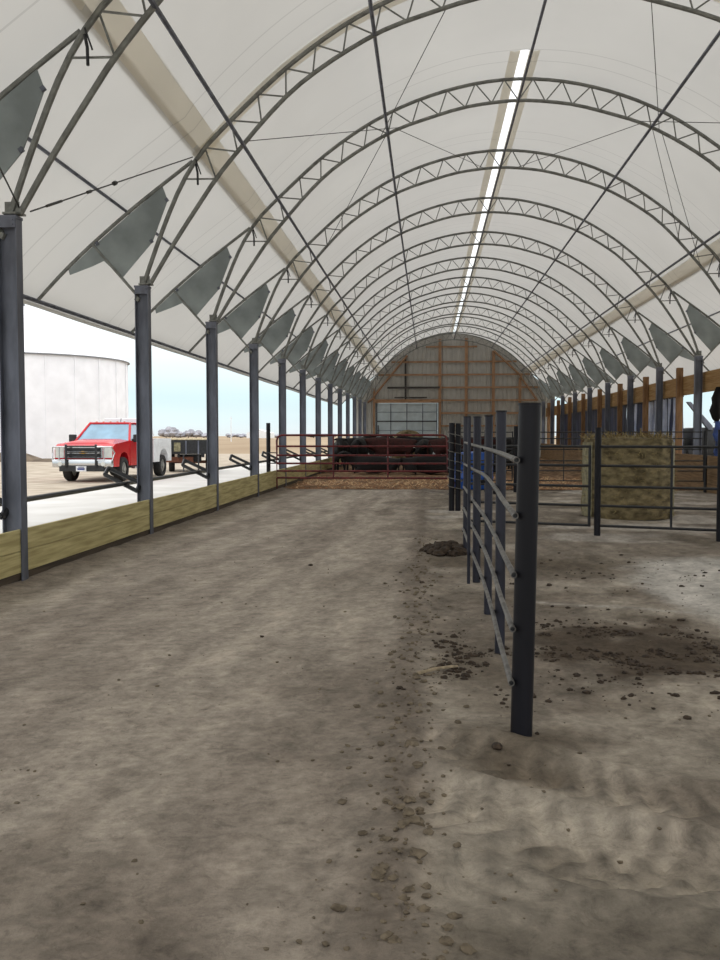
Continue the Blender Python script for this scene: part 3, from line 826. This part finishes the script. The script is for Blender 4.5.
# ------------------------------------------------------------------ hay bales
def bale(name, loc, r, h, lb, rot=None, tufts=True):
    t = empty(name, loc, lb, 'hay bale', None)
    b = MB(); n = 64; rows = 22
    for k in range(rows+1):
        z = h*k/rows; e = min(k, rows-k); rr = r*(1-.05*math.exp(-e*.9)) + .01*math.sin(z*9)
        for j in range(n):
            a = 2*PI*j/n; q = V((math.cos(a),math.sin(a),z))
            f = rr*(1+.022*noise.noise(q*3.0)+.012*noise.noise(q*11)) - .012*(j%2)*(k%2)
            b.v.append(V((f*math.cos(a), f*math.sin(a), z+ .01*noise.noise(q*5))))
    for k in range(rows):
        for j in range(n): b.f.append((k*n+j,k*n+(j+1)%n,(k+1)*n+(j+1)%n,(k+1)*n+j))
    # crowned top and flat bottom, straw spiral relief
    k0 = rows*n; prev = k0
    for q in range(1, 9):
        rr = r*(1-q/8.)*.95; k1 = len(b.v)
        for j in range(n):
            a = 2*PI*j/n; b.v.append(V((rr*math.cos(a), rr*math.sin(a), h+.05*math.sin(q/8*PI/2)+.03*noise.noise(V((rr*4*math.cos(a),rr*4*math.sin(a),2))))))
        for j in range(n): b.f.append((prev+j,prev+(j+1)%n,k1+(j+1)%n,k1+j))
        prev = k1
    b.f.append(tuple(range(n))[::-1])
    b.build('bale_core', 'hay', t, True)
    ws = []
    for (a0, a1) in ((PI*1.02,PI*1.17),(PI*1.80,PI*1.87)):  # net wrap strips, their glint put into the pale colour
        m = 6; w = MB(); ws.append(w)
        for i in range(m):
            x0 = a0+(a1-a0)*i/m; x1 = a0+(a1-a0)*(i+1)/m; rr = r*1.022
            zz = [h*.02+h*.94*k/10 for k in range(11)]
            for z0, z1 in zip(zz, zz[1:]):
                w.add([(rr*math.cos(x0),rr*math.sin(x0),z0),(rr*math.cos(x1),rr*math.sin(x1),z0),(rr*math.cos(x1),rr*math.sin(x1),z1),(rr*math.cos(x0),rr*math.sin(x0),z1)], [(0,1,2,3)])
    if tufts:
        for w in ws: w.build('net_wrap', 'netwrap', t, True)['label'] = 'pale net wrap strip, glint put into its colour'
        s_ = MB()
        for i in range(900):
            a = random.uniform(0,2*PI); q = r*math.sqrt(random.uniform(.15,1.05)); 
            p = V((q*math.cos(a), q*math.sin(a), h+random.uniform(-.02,.05)))
            dd = V((random.uniform(-1,1),random.uniform(-1,1),random.uniform(-.1,.8))).normalized()*random.uniform(.05,.2)
            w_ = V((-dd.y,dd.x,0)).normalized()*.006
            s_.add([p-w_,p+w_,p+dd+w_,p+dd-w_], [(0,1,2,3)])
        for i in range(1400):
            a = random.uniform(0,2*PI); z = random.uniform(0,h)
            p = V((r*math.cos(a), r*math.sin(a), z)); dd = V((random.uniform(-1,1),random.uniform(-1,1),random.uniform(-1,1)))
            out = V((math.cos(a),math.sin(a),0)); dd = (dd+out*.4).normalized()*random.uniform(.03,.11)
            w_ = dd.cross(out).normalized()*.004
            s_.add([p-w_,p+w_,p+dd+w_,p+dd-w_], [(0,1,2,3)])
        o = s_.build('loose_hay', 'haytuft', t); o['kind'] = 'stuff'
    return t
bale('round_bale', (3.92,18.35,-.01), .87, 1.53, 'big round hay bale standing on end behind the black gate')
t = bale('round_bale', (-1.05,39.5,.85), .88, 1.3, 'tan round hay bale lying behind the cattle', tufts=False)
t.rotation_euler = (PI/2, 0, .15); t.location = (-1.15, 48.2, .93); t.scale = (1.05,1.05,1)

# ------------------------------------------------------------------ cattle
def cow_mesh(head_z, head_side, seed, lying=False):
    rd = random.Random(seed)
    vs = []; es = []; rad = []
    def v(p, r, parent=None):
        vs.append(p); rad.append(r); i = len(vs)-1
        if parent is not None: es.append((parent,i))
        return i
    j = lambda a: rd.uniform(-a,a)
    pel = v((-.72,0,1.06), (.27,.29)); bel = v((-.1,0,.98), (.33,.36), pel); che = v((.5,0,1.0), (.29,.36), bel)
    nb = v((.82,head_side*.05,1.12), (.18,.25), che); nk = v((1.08,head_side*.2,(1.12+head_z)/2), (.13,.18), nb)
    po = v((1.28,head_side*.36,head_z), (.12,.13), nk)
    fw = V((1,head_side*.8,0)).normalized()
    mu = v((1.28+fw.x*.27,head_side*.36+fw.y*.27,head_z-.2), (.095,.11), po); v((1.28+fw.x*.38,head_side*.36+fw.y*.38,head_z-.3), (.085,.08), mu)
    for s in (-1,1):
        e = v((1.26,head_side*.36+s*.16,head_z+.03), (.035,.05), po); v((1.22,head_side*.36+s*.27,head_z+.0), (.02,.04), e)
        a = v((.5+j(.05),s*.19,.72), (.11,.13), che); b = v((.52+j(.08),s*.2,.42), (.06,.065), a); c = v((.5+j(.1),s*.2,.1), (.045,.048), b); v((.53+j(.02),s*.2,.02), (.055,.065), c)
        a = v((-.72+j(.05),s*.2,.8), (.15,.19), pel); b = v((-.62+j(.04),s*.21,.6), (.09,.11), a); c = v((-.82+j(.04),s*.21,.42), (.055,.065), b); d = v((-.76+j(.05),s*.21,.1), (.045,.048), c); v((-.73,s*.21,.02), (.055,.065), d)
    t1 = v((-1.0,0,1.2), (.06,.06), pel); t2 = v((-1.09,0,.9), (.025,.025), t1); v((-1.08,0,.5), (.045,.045), t2)
    if lying:   # belly on the ground, legs folded under and to the side
        for i, p in enumerate(vs):
            x, y, z = p
            if z < .95 and i > 7 and abs(y) > .15 and abs(y) < .24:
                vs[i] = (x+(.25 if z < .5 else .05), y*1.5+(.06 if y > 0 else -.06), max(.08, z*.28))
            else: vs[i] = (x, y, max(.08, z-.62))
    me = bpy.data.meshes.new('cow_skel'); me.from_pydata(vs, es, [])
    o = bpy.data.objects.new('cow_skel', me); C.objects.link(o)
    md = o.modifiers.new('s', 'SKIN'); md.use_smooth_shade = True
    if not me.skin_vertices: bpy.context.view_layer.objects.active = o; bpy.ops.mesh.customdata_skin_add()
    for i, r in enumerate(rad): me.skin_vertices[0].data[i].radius = r if isinstance(r, tuple) else (r,r)
    me.skin_vertices[0].data[0].use_root = True
    o.modifiers.new('d', 'SUBSURF').levels = 2
    bpy.context.view_layer.update()
    dg = bpy.context.evaluated_depsgraph_get()
    res = bpy.data.meshes.new_from_object(o.evaluated_get(dg))
    bpy.data.objects.remove(o)
    for p in res.polygons: p.use_smooth = True
    return res
CM = [cow_mesh(1.32,.3,1), cow_mesh(1.1,-.5,2), cow_mesh(.6,.2,3), cow_mesh(1.36,-.9,4), cow_mesh(1.45,.5,5,True)]
H2 = PI/2
herd = [(-2.1,36.6,PI,'cowblack',4,'black cow lying down nearest the gate at the left of the herd'),
        (.0,36.2,.15,'cowblack',4,'black cow lying down nearest the gate in the middle of the herd'),
        (2.2,37.0,.0,'cowblack',4,'black cow lying down behind the blue tank'),
        (-3.75,39.2,-H2,'cowblack',0,'black cow facing the camera at the left end of the herd by the plank wall'),
        (-2.95,39.4,H2,'cowblack',3,'black cow with its rump to the camera, second from left of the front row'),
        (-1.6,39.3,PI,'cowred',1,'dark red cow standing broadside in the left half of the front row'),
        (-.15,40.0,-H2,'cowblack',1,'black cow facing the camera in the middle of the front row'),
        (1.15,38.6,0,'cowred',0,'dark red cow standing broadside at the right end of the front row'),
        (-3.2,43.1,.1,'cowblack',3,'black cow in second row at far left'),
        (-1.3,41.6,.1,'cowblack',2,'black cow in second row with its head down, just right of the red one'),
        (1.6,42.3,PI*.95,'cowblack',1,'black cow broadside in second row toward the right'),
        (3.1,41.4,.2,'cowblack',0,'black cow standing apart to the right behind the blue tank'),
        (-2.7,44.9,0,'cowblack',0,'black cow in back row at left'),
        (.0,44.6,PI,'cowblack',3,'black cow in back row in front of the lying bale'),
        (2.5,45.0,.3,'cowred',1,'dark red cow in back row at right of the lying bale')]
for i, (x,y,rz,m,k,lb) in enumerate(herd):
    me = CM[k].copy() ; me.materials.clear(); me.materials.append(M[m])
    o = bpy.data.objects.new('cow', me); C.objects.link(o); o.location = (x,y,.03); o.rotation_euler = (0,0,rz)
    s_ = 1.08 if i % 3 else 1.02; o.scale = (s_,s_,s_*1.02)
    tag(o, lb, 'cow', 'cattle behind the red gate')
    hs = [.3,-.5,.2,-.9,.5][k]; hz = [1.32,1.1,.6,1.36,.83][k]
    b = MB().box((1.24,hs*.36-.26,hz-.06), (.01,.07,.09)); b.build('ear_tag', 'tag', o)

# ------------------------------------------------------------------ pickup
def wheel(parent, x, y, r=.4, w=.27, name='wheel'):
    t = MB(); s_ = 1 if x > 0 else -1
    pr = [(r*.62,-w/2),(r*.95,-w/2),(r,-w/2+.04),(r,w/2-.04),(r*.95,w/2),(r*.62,w/2)]
    k = 0; n = 28
    for rr, dx in pr:
        for j in range(n): a = 2*PI*j/n; t.v.append(V((x+dx, y+rr*math.cos(a), r+rr*math.sin(a))))
    for i in range(5):
        for j in range(n): t.f.append((i*n+j,i*n+(j+1)%n,(i+1)*n+(j+1)%n,(i+1)*n+j))
    o = t.build(name, 'rubber', parent, True)
    h = MB(); h.cyl((x,y,r), r*.63, w*.7, 24, 0); h.cyl((x+s_*w*.4,y,r), r*.25, w*.3, 12, 0)
    for q in range(8):
        a = 2*PI*q/8; h.cyl((x+s_*w*.36,y+r*.42*math.cos(a),r+r*.42*math.sin(a)), .03, .04, 6, 0)
    hb = h.build('hub', 'hub', o, True)
    return o
# local frame: front of truck toward -y, x across
tk = empty('pickup_truck', (-10.98, 31.7, .08), 'red pickup truck with black grille guard and white service body', 'truck', None, rz=-0.035)
b = MB()
# nose and hood profile (y,z) extruded across, with tapering roof built apart
hood = [(-2.95,.62),(-2.98,1.0),(-2.93,1.16),(-2.75,1.24),(-1.55,1.34),(-1.45,1.34),(-1.45,.55),(-1.55,.5),(-1.6,.75),(-1.75,.92),(-2.0,.98),(-2.25,.92),(-2.4,.75),(-2.45,.5),(-2.9,.5)]
b.prism(hood, 0, -.98, .98)
b.prism([(-1.45,.5),(.75,.5),(.75,1.32),(-1.45,1.34)], 0, -.99, .99)
b.build('body', 'carred', tk)
b = MB(); 
b.add([(-.9,-2.75,1.235),(.9,-2.75,1.235),(.93,-1.5,1.345),(-.93,-1.5,1.345),(-.55,-2.7,1.285),(.55,-2.7,1.285),(.6,-1.52,1.4),(-.6,-1.52,1.4)],
      [(0,1,5,4),(1,2,6,5),(2,3,7,6),(3,0,4,7),(4,5,6,7)]).build('hood', 'carred', tk, True)
cab = MB()
def ring(y, z, w): return [(-w,y,z),(w,y,z)]
lowz, topz = 1.32, 1.93
P_ = [(-.95,-1.42,lowz),(.95,-1.42,lowz),(.97,.75,lowz),(-.97,.75,lowz),(-.72,-.72,topz),(.72,-.72,topz),(.74,.62,topz),(-.74,.62,topz)]
cab.add(P_, [(4,5,6,7)])
def strut_(a, c, r=.045): cab.tube([P_[a],P_[c]], r, 6)
for a, c in ((0,4),(1,5),(2,6),(3,7),(4,5),(5,6),(6,7),(7,4)): strut_(a,c)
cab.tube([V(P_[0]).lerp(V(P_[3]),.62),V(P_[4]).lerp(V(P_[7]),.5)], .05, 6); cab.tube([V(P_[1]).lerp(V(P_[2]),.62),V(P_[5]).lerp(V(P_[6]),.5)], .05, 6)
cab.rbox((0,-.05,1.95), (1.46,1.36,.05), .02)
cab.build('cab_roof', 'carred', tk, True)
ins = .97
for nm, idx in (('windshield',(0,1,5,4)),('side_window',(1,2,6,5)),('rear_window',(2,3,7,6)),('side_window',(3,0,4,7))):
    MB().add([(P_[i][0]*.985,P_[i][1]*.99,P_[i][2]) for i in idx], [(0,1,2,3)]).build(nm, 'glass', tk)
# no interior: the glass is opaque, a pale reflection put into its colour
g = MB(); g.rbox((0,-2.985,.98), (1.28,.05,.40), .02); gr = g.build('grille', 'chrome', tk)
for z in (.88,1.06): MB().box((0,-3.02,z), (1.16,.03,.11)).build('grille_mesh', 'black', gr)
bt = MB().prism([(-.13,.945),(-.05,.945),(-.04,.93),(.04,.93),(.05,.945),(.13,.945),(.13,1.0),(.05,1.0),(.04,1.015),(-.04,1.015),(-.05,1.0),(-.13,1.0)], 1, -3.055, -3.03)
bt.build('badge', 'gold', gr)
for s_ in (-1,1):
    MB().rbox((s_*.81,-2.95,.98), (.3,.1,.38), .03).build('headlight', 'lamp', tk)
    MB().rbox((s_*1.14,-1.2,1.42), (.24,.14,.26), .03).build('side_mirror', 'black', tk)
    MB().tube([(s_*.96,-1.2,1.36),(s_*1.1,-1.2,1.4)], .03, 6).build('mirror_arm', 'black', tk)
    MB().tube([(s_*.985,-.2,1.12),(s_*1.0,-.02,1.12)], .02, 6).build('door_handle', 'carred', tk)
    MB().box((s_*.992,-.1,.92), (.012,.012,.78)).build('door_seam', 'black', tk)
    MB().rbox((s_*1.0,-.3,.42), (.16,1.8,.06), .02).build('running_board', 'chrome', tk)
b = MB(); b.rbox((0,-3.06,.62), (2.0,.2,.26), .05); bp_ = b.build('front_bumper', 'chrome', tk, True)
MB().rbox((0,-3.14,.46), (1.5,.08,.2), .02).build('air_dam', 'black', tk)
for s_ in (-1,1): MB().cyl((s_*.72,-3.17,.6), .07, .03, 14, 1).build('fog_light', 'lamp', bp_)
b = MB()
for s_ in (-1,1):
    b.rbox((s_*.5,-3.2,.86), (.07,.05,.74), .015)
for z in (.8,.98,1.17): b.tube([(-.5,-3.2,z),(.5,-3.2,z)], .022, 8)
b.build('grille_guard', 'black', tk, True)
b = MB()
for s_ in (-1,1):
    b = MB(); b.tube([(s_*.5,-3.2,1.15),(s_*.98,-3.12,1.15),(s_*1.04,-3.0,.95),(s_*1.0,-3.1,.72),(s_*.5,-3.2,.72)], .025, 8)
    b.tube([(s_*.75,-3.16,1.15),(s_*.75,-3.16,.72)], .02, 8)
    b.build('headlight_guard', 'chrome', tk, True)
lp = MB().box((.0,-3.2,.45), (.34,.015,.17)).build('licence_plate', 'plate_w', tk)
MB().box((.0,-3.21,.5), (.2,.006,.02)).build('plate_lettering', 'platetxt', lp)
MB().box((.0,-3.21,.44), (.24,.006,.06)).build('plate_lettering', 'platetxt', lp)
for s_ in (-1,1):
    wheel(tk, s_*.86, -2.0); wheel(tk, s_*.86, 1.95)
MB().tube([(.3,-.5,1.97),(.3,-.45,2.12)], .012, 6).build('antenna', 'black', tk)
# chassis and white service body
b = MB(); b.box((.0,.6,.45), (.9,5.0,.16)); b.tube([(-.86,1.95,.4),(.86,1.95,.4)], .06, 8); b.tube([(-.86,-2.0,.4),(.86,-2.0,.4)], .05, 8); b.build('chassis', 'black', tk)
b = MB()
for s_ in (-1,1):
    side_ = [(.82,.55),(1.45,.55),(1.5,.8),(1.7,.98),(1.95,1.04),(2.2,.98),(2.4,.8),(2.45,.55),(2.85,.55),(2.85,1.4),(.82,1.4)]
    x0, x1 = (.62,1.02) if s_ > 0 else (-1.02,-.62)
    b.prism(side_, 0, x0, x1)
b.box((0,1.83,.75), (1.3,2.02,.08)); b.box((0,2.82,1.0), (1.3,.05,.5))
sb = b.build('service_body', 'white', tk)
for s_ in (-1,1):
    for y0_, y1_, z0_, z1_ in ((.9,1.4,.62,1.34),(1.48,2.42,1.1,1.34),(2.48,2.8,.62,1.34)):
        MB().rbox((s_*1.025,(y0_+y1_)/2,(z0_+z1_)/2), (.02,y1_-y0_,z1_-z0_), .006).build('locker_door', 'white', sb)
b = MB()
for s_ in (-1,1):
    b.tube([(s_*.85,.95,1.48),(s_*.85,.95,2.08)], .03, 6); b.tube([(s_*.85,1.3,1.48),(s_*.85,1.0,2.0)], .025, 6)
b.tube([(-.85,.95,2.1),(.85,.95,2.1)], .04, 6)
b.box((0,.93,2.04), (1.7,.04,.12))
b.build('ladder_rack', 'white', tk, True)
for k in range(5):
    MB().rbox((-.5+.25*k,-.66,1.985), (.06,.06,.03), .01).build('roof_light', 'clay', tk)

# ------------------------------------------------------------------ flatbed trailer
tr = empty('flatbed_trailer', (-9.75,37.0,.08), 'black sided flatbed trailer with pale deck parked behind the second column', 'trailer', None, rz=.27)
MB().rbox((0,1.6,1.36), (1.86,3.6,.06), .01).build('deck', 'deck', tr)
b = MB(); b.box((0,-.15,1.04), (1.86,.08,.58)); b.box((-.9,1.6,1.04), (.06,3.5,.56)); b.box((.9,1.6,1.04), (.06,3.5,.56)); b.build('side_panel', 'black', tr)
for x_ in (-.88,-.2,.3,.88): MB().box((x_,-.21,1.02), (.06,.04,.56)).build('end_rib', 'galvdark', tr)
MB().box((-.55,-.22,1.04), (.26,.03,.36)).build('pale_plate', 'netwrap', tr)
b = MB(); b.box((-.45,.1,.52), (1.1,.2,.22)); b.tube([(-.85,.9,.4),(.85,.9,.4)], .06, 8); b.build('axle_beam', 'rust', tr)
b = MB(); b.box((.5,1.6,.68), (.1,3.4,.14)); b.box((-.5,1.6,.68), (.1,3.4,.14)); b.box((0,.9,.55), (.9,.12,.3)); b.box((0,2.0,.55), (.9,.12,.3)); b.build('frame', 'black', tr)
for y_ in (.9,2.0):
    for s_ in (-1,1): wheel(tr, s_*.78, y_, .38, .24)
for s_ in (-1,1):
    MB().tube([(s_*.3,-.2,.7),(s_*.3,-.6,.05)], .035, 6).build('jack', 'black', tr)

# ------------------------------------------------------------------ machine outside the right wall
tm = empty('tractor', (11.35,38.2,0), 'dark tractor with sloped grey arm parked outside the right wall opening', 'tractor')
MB().rbox((-.1,0,1.35), (1.2,2.4,1.1), .12).build('engine_hood', 'black', tm, True)
MB().rbox((-.6,-.1,.8), (1.5,2.0,.7), .08).build('chassis', 'black', tm, True)
MB().prism([(-1.2,2.9),(-1.05,2.9),(-.2,1.95),(-.2,1.8),(-.35,1.8)], 1, -1.3,-1.1).build('loader_arm', 'galvdark', tm)
b = MB()
for x_ in (.0,.35): b.tube([(x_,-1.1,1.4),(x_,-1.1,2.75)], .03, 6)
for z_ in (2.1,2.45,2.72): b.tube([(-.1,-1.1,z_),(.75,-1.1,z_)], .03, 6)
b.build('roll_frame', 'galvdark', tm)
for x_ in (-.95,.75):
    for y_, r_ in ((-.9,.55),(1.0,.75)): wheel(tm, x_, y_, r_, .35)
t = empty('rolled_tarp', (XCR+.02,25.55,1.02), 'dark bundled tarp with blue lower folds hanging beside rightmost timber post', 'tarp')
def blob(pr, m, nm):
    b = MB(); n = 16
    for i, (r, z, ox) in enumerate(pr):
        for j in range(n):
            a = 2*PI*j/n; f = r*(1+.18*math.sin(3*a+z*5)); b.v.append(V((ox+f*math.cos(a), f*.8*math.sin(a), z)))
    for i in range(len(pr)-1):
        for j in range(n): b.f.append((i*n+j,i*n+(j+1)%n,(i+1)*n+(j+1)%n,(i+1)*n+j))
    b.f.append(tuple(range(n))[::-1]); b.f.append(tuple(range((len(pr)-1)*n, len(pr)*n)))
    return b.build(nm, m, t, True)
blob([(.05,.95,0),(.11,1.03,0),(.15,1.25,-.03),(.13,1.45,.0),(.14,1.6,-.02),(.1,1.8,.02),(.06,1.9,.03)], 'cowblack', 'bundle')
o = blob([(.06,.0,.03),(.1,.1,.03),(.07,.35,.05),(.11,.6,.0),(.08,.8,.04),(.05,1.02,.02)], 'tarpmid', 'hanging_fold'); o['label'] = 'blue lower fold'
t.location = (XCR-.04, 25.9, 1.02)

# ------------------------------------------------------------------ clods, manure, stick
def rock(mb, p, r, sq=.6):
    bm = bmesh.new(); bmesh.ops.create_icosphere(bm, subdivisions=1 if r < .016 else 2, radius=1)
    o_ = V((random.random()*50,)*3); a = random.uniform(0,PI); kx = random.uniform(.8,1.4)
    R = Matrix.Rotation(a,3,'Z')
    for v in bm.verts:
        f = 1+.6*noise.noise(v.co*1.6+o_)+.3*noise.noise(v.co*4+o_); q = R @ V((v.co.x*kx*f, v.co.y*f, v.co.z*sq*f)); v.co = V(p)+q*r
    bm.verts.index_update(); mb.add([v.co.copy() for v in bm.verts], [[v.index for v in f.verts] for f in bm.faces]); bm.free()
b = MB()
for i in range(1300):
    y = 2.2+random.random()**1.7*12
    x = random.gauss(-.1,.13) if i % 5 < 3 else random.uniform(-4,3)
    r = (.003+.013*random.random()**2)*(1.3 if i % 5 < 3 else .8)
    rock(b, (x,y,hgt(x,y)+r*.3), r)
tag(b.build('gravel_bits','dirtclod',None,True), 'small gravel and crumbs strewn along the edge of the lane', 'gravel', kind='stuff')
b = MB()
for i in range(2600):
    k = random.random()
    if k < .65: x, y = random.gauss(1.5,.5), random.gauss(6.9,.7)
    elif k < .85: x, y = random.gauss(.3,.2), random.gauss(6.3,.6)
    else: x, y = random.gauss(2.2,.9), random.gauss(10.6,1.0)
    r = .005+.022*random.random()**3
    if noise.noise(V((x*2.6,y*2.6,5))) < .02: continue
    rock(b, (x,y,hgt(x,y)+r*.1), r, .7)
tag(b.build('manure_crumbs','manure',None,True), 'dark manure crumbs scattered over the pen floor', 'manure', kind='stuff')
def px2w(px, py):
    """floor point for a place seen in the photograph"""
    y = 1.6*913/max(1,(py-435.5)); return (px-427.3)/913*y*1.003, y
for (px, py, r, lb) in ((411,759,.035,'pale dirt clod on the lane edge, nearest the first fence post'),
                        (415,839,.034,'largest pale dirt clod on the lane edge'),
                        (408,823,.03,'small clod just behind the largest one on the lane edge'),
                        (418,775,.024,'small clod close to the pale one beside the fence post'),
                        (407,808,.022,'small brown clod on lane edge between two pale ones'),
                        (417,868,.026,'brown clod on the lane edge in front of the largest'),
                        (309,567,.03,'dark pebble alone in the middle of the lane'),
                        (259,641,.018,'dark pebble on the left half of the lane'),
                        (497,748,.03,'dark clod at the foot of the front fence post')):
    x, y = px2w(px, py); mb = MB(); rock(mb, (0,0,0), r, .55)
    o = mb.build('dirt_clod', 'manure' if 'dark' in lb else 'dirtclod', None, True); o.location = (x,y,hgt(x,y)+r*.35)
    tag(o, lb, 'dirt clod', 'loose clods on the dirt floor')
x, y = px2w(446,552); mb = MB()
for i in range(46):
    a = random.uniform(0,2*PI); q = random.random()**.7
    rock(mb, (.32*q*math.cos(a), .5*q*math.sin(a), .11*(1-q)), random.uniform(.04,.09), .7)
o = mb.build('manure_pile', 'manure', None, True); o.location = (x,y,0); tag(o, 'dark lumpy manure pile left of the pipe fence', 'manure pile')
x, y = px2w(435,675)
o = MB().tube([(-.12,-.1,.0),(0,.0,.01),(.15,.12,.0)], .013, 6, r2=.009).build('stick', 'stick', None, True); o.location = (x,y,hgt(x,y)+.014); tag(o, 'short pale stick lying beside the lane edge', 'stick')
# loose stalks at the edge of the bedding
b = MB()
for i in range(5200):
    x = random.uniform(FX0+.3, XCR-.4); y = 26.9+random.random()**2*7
    z = max(bh(x,y), -.01)+.01; a = random.uniform(0,PI); l = random.uniform(.06,.2); w = random.uniform(.008,.02)
    d_ = V((math.cos(a)*l, math.sin(a)*l, random.uniform(-.01,.05))); n_ = V((-math.sin(a)*w, math.cos(a)*w, 0))
    p = V((x,y,z)); b.add([p-n_,p+n_,p+d_+n_,p+d_-n_], [(0,1,2,3)])
tag(b.build('loose_stalks','straw'), 'loose cornstalk leaves littering the bedding edge', 'stalks', kind='stuff')

b = MB()
for i in range(3000):
    x = random.uniform(FX0+.3, XCR-.4); y = 26.95+random.random()**1.6*6
    if noise.noise(V((x*1.3,y*1.3,9))) < -.1: continue
    z = max(bh(x,y), -.01)+.015; a = random.uniform(0,PI); l = random.uniform(.08,.24); w = random.uniform(.01,.025)
    d_ = V((math.cos(a)*l, math.sin(a)*l, random.uniform(-.01,.08))); n_ = V((-math.sin(a)*w, math.cos(a)*w, 0))
    p = V((x,y,z)); b.add([p-n_,p+n_,p+d_+n_,p+d_-n_], [(0,1,2,3)])
tag(b.build('pale_husks','husk'), 'pale husks scattered on top of the bedding', 'husks', kind='stuff')

# ------------------------------------------------------------------ sky
w = bpy.data.worlds.new('overcast_sky'); bpy.context.scene.world = w; w.use_nodes = True
nt = w.node_tree; nt.nodes.clear(); L = nt.links.new
out = nt.nodes.new('ShaderNodeOutputWorld'); bg = nt.nodes.new('ShaderNodeBackground')
tc = nt.nodes.new('ShaderNodeTexCoord'); sp = nt.nodes.new('ShaderNodeSeparateXYZ'); L(tc.outputs['Generated'], sp.inputs[0])
cr = nt.nodes.new('ShaderNodeValToRGB'); e = cr.color_ramp.elements
e[0].position = 0; e[0].color = (.66,.72,.73,1)
e[1].position = 1; e[1].color = (1.5,1.5,1.5,1)
for p_, c_ in ((.015,(.64,.75,.77,1)),(.04,(.60,.76,.79,1)),(.09,(.80,.88,.90,1)),(.2,(1.25,1.26,1.27,1))):
    q = e.new(p_); q.color = c_
L(sp.outputs['Z'], cr.inputs[0])
n = nt.nodes.new('ShaderNodeTexNoise'); n.inputs['Scale'].default_value = 3; n.inputs['Detail'].default_value = 4
mp = nt.nodes.new('ShaderNodeMapping'); mp.inputs['Scale'].default_value = (1,1,9); L(tc.outputs['Generated'], mp.inputs[0]); L(mp.outputs[0], n.inputs['Vector'])
mr = nt.nodes.new('ShaderNodeMapRange'); mr.inputs['To Min'].default_value = .9; mr.inputs['To Max'].default_value = 1.1; L(n.outputs['Fac'], mr.inputs['Value'])
vm = nt.nodes.new('ShaderNodeVectorMath'); vm.operation = 'SCALE'; L(cr.outputs[0], vm.inputs[0]); L(mr.outputs[0], vm.inputs['Scale'])
L(vm.outputs[0], bg.inputs['Color']); bg.inputs['Strength'].default_value = 1.3
L(bg.outputs[0], out.inputs['Surface'])

# ------------------------------------------------------------------ camera
cd = bpy.data.cameras.new('camera'); cam = bpy.data.objects.new('camera', cd); C.objects.link(cam)
cd.sensor_fit = 'VERTICAL'; cd.sensor_height = 24; cd.lens = 913.2/960*24; cd.clip_end = 5000; cd.clip_start = .05
cam.location = (0,0,1.6); cam.rotation_mode = 'XYZ'
yaw, pitch, roll = .0746, .0491, .0007
cam.matrix_world = Matrix.Translation((0,0,1.6)) @ Matrix.Rotation(yaw,4,'Z') @ Matrix.Rotation(PI/2-pitch,4,'X') @ Matrix.Rotation(-roll,4,'Z')
sc = bpy.context.scene; sc.camera = cam
sc.view_settings.view_transform = 'Standard'; sc.view_settings.look = 'None'
sc.view_settings.exposure = 0.0; sc.view_settings.gamma = 1; sc.view_settings.use_curve_mapping = False
sc.cycles.max_bounces = 10; sc.cycles.diffuse_bounces = 5; sc.cycles.transmission_bounces = 6; sc.cycles.transparent_max_bounces = 8
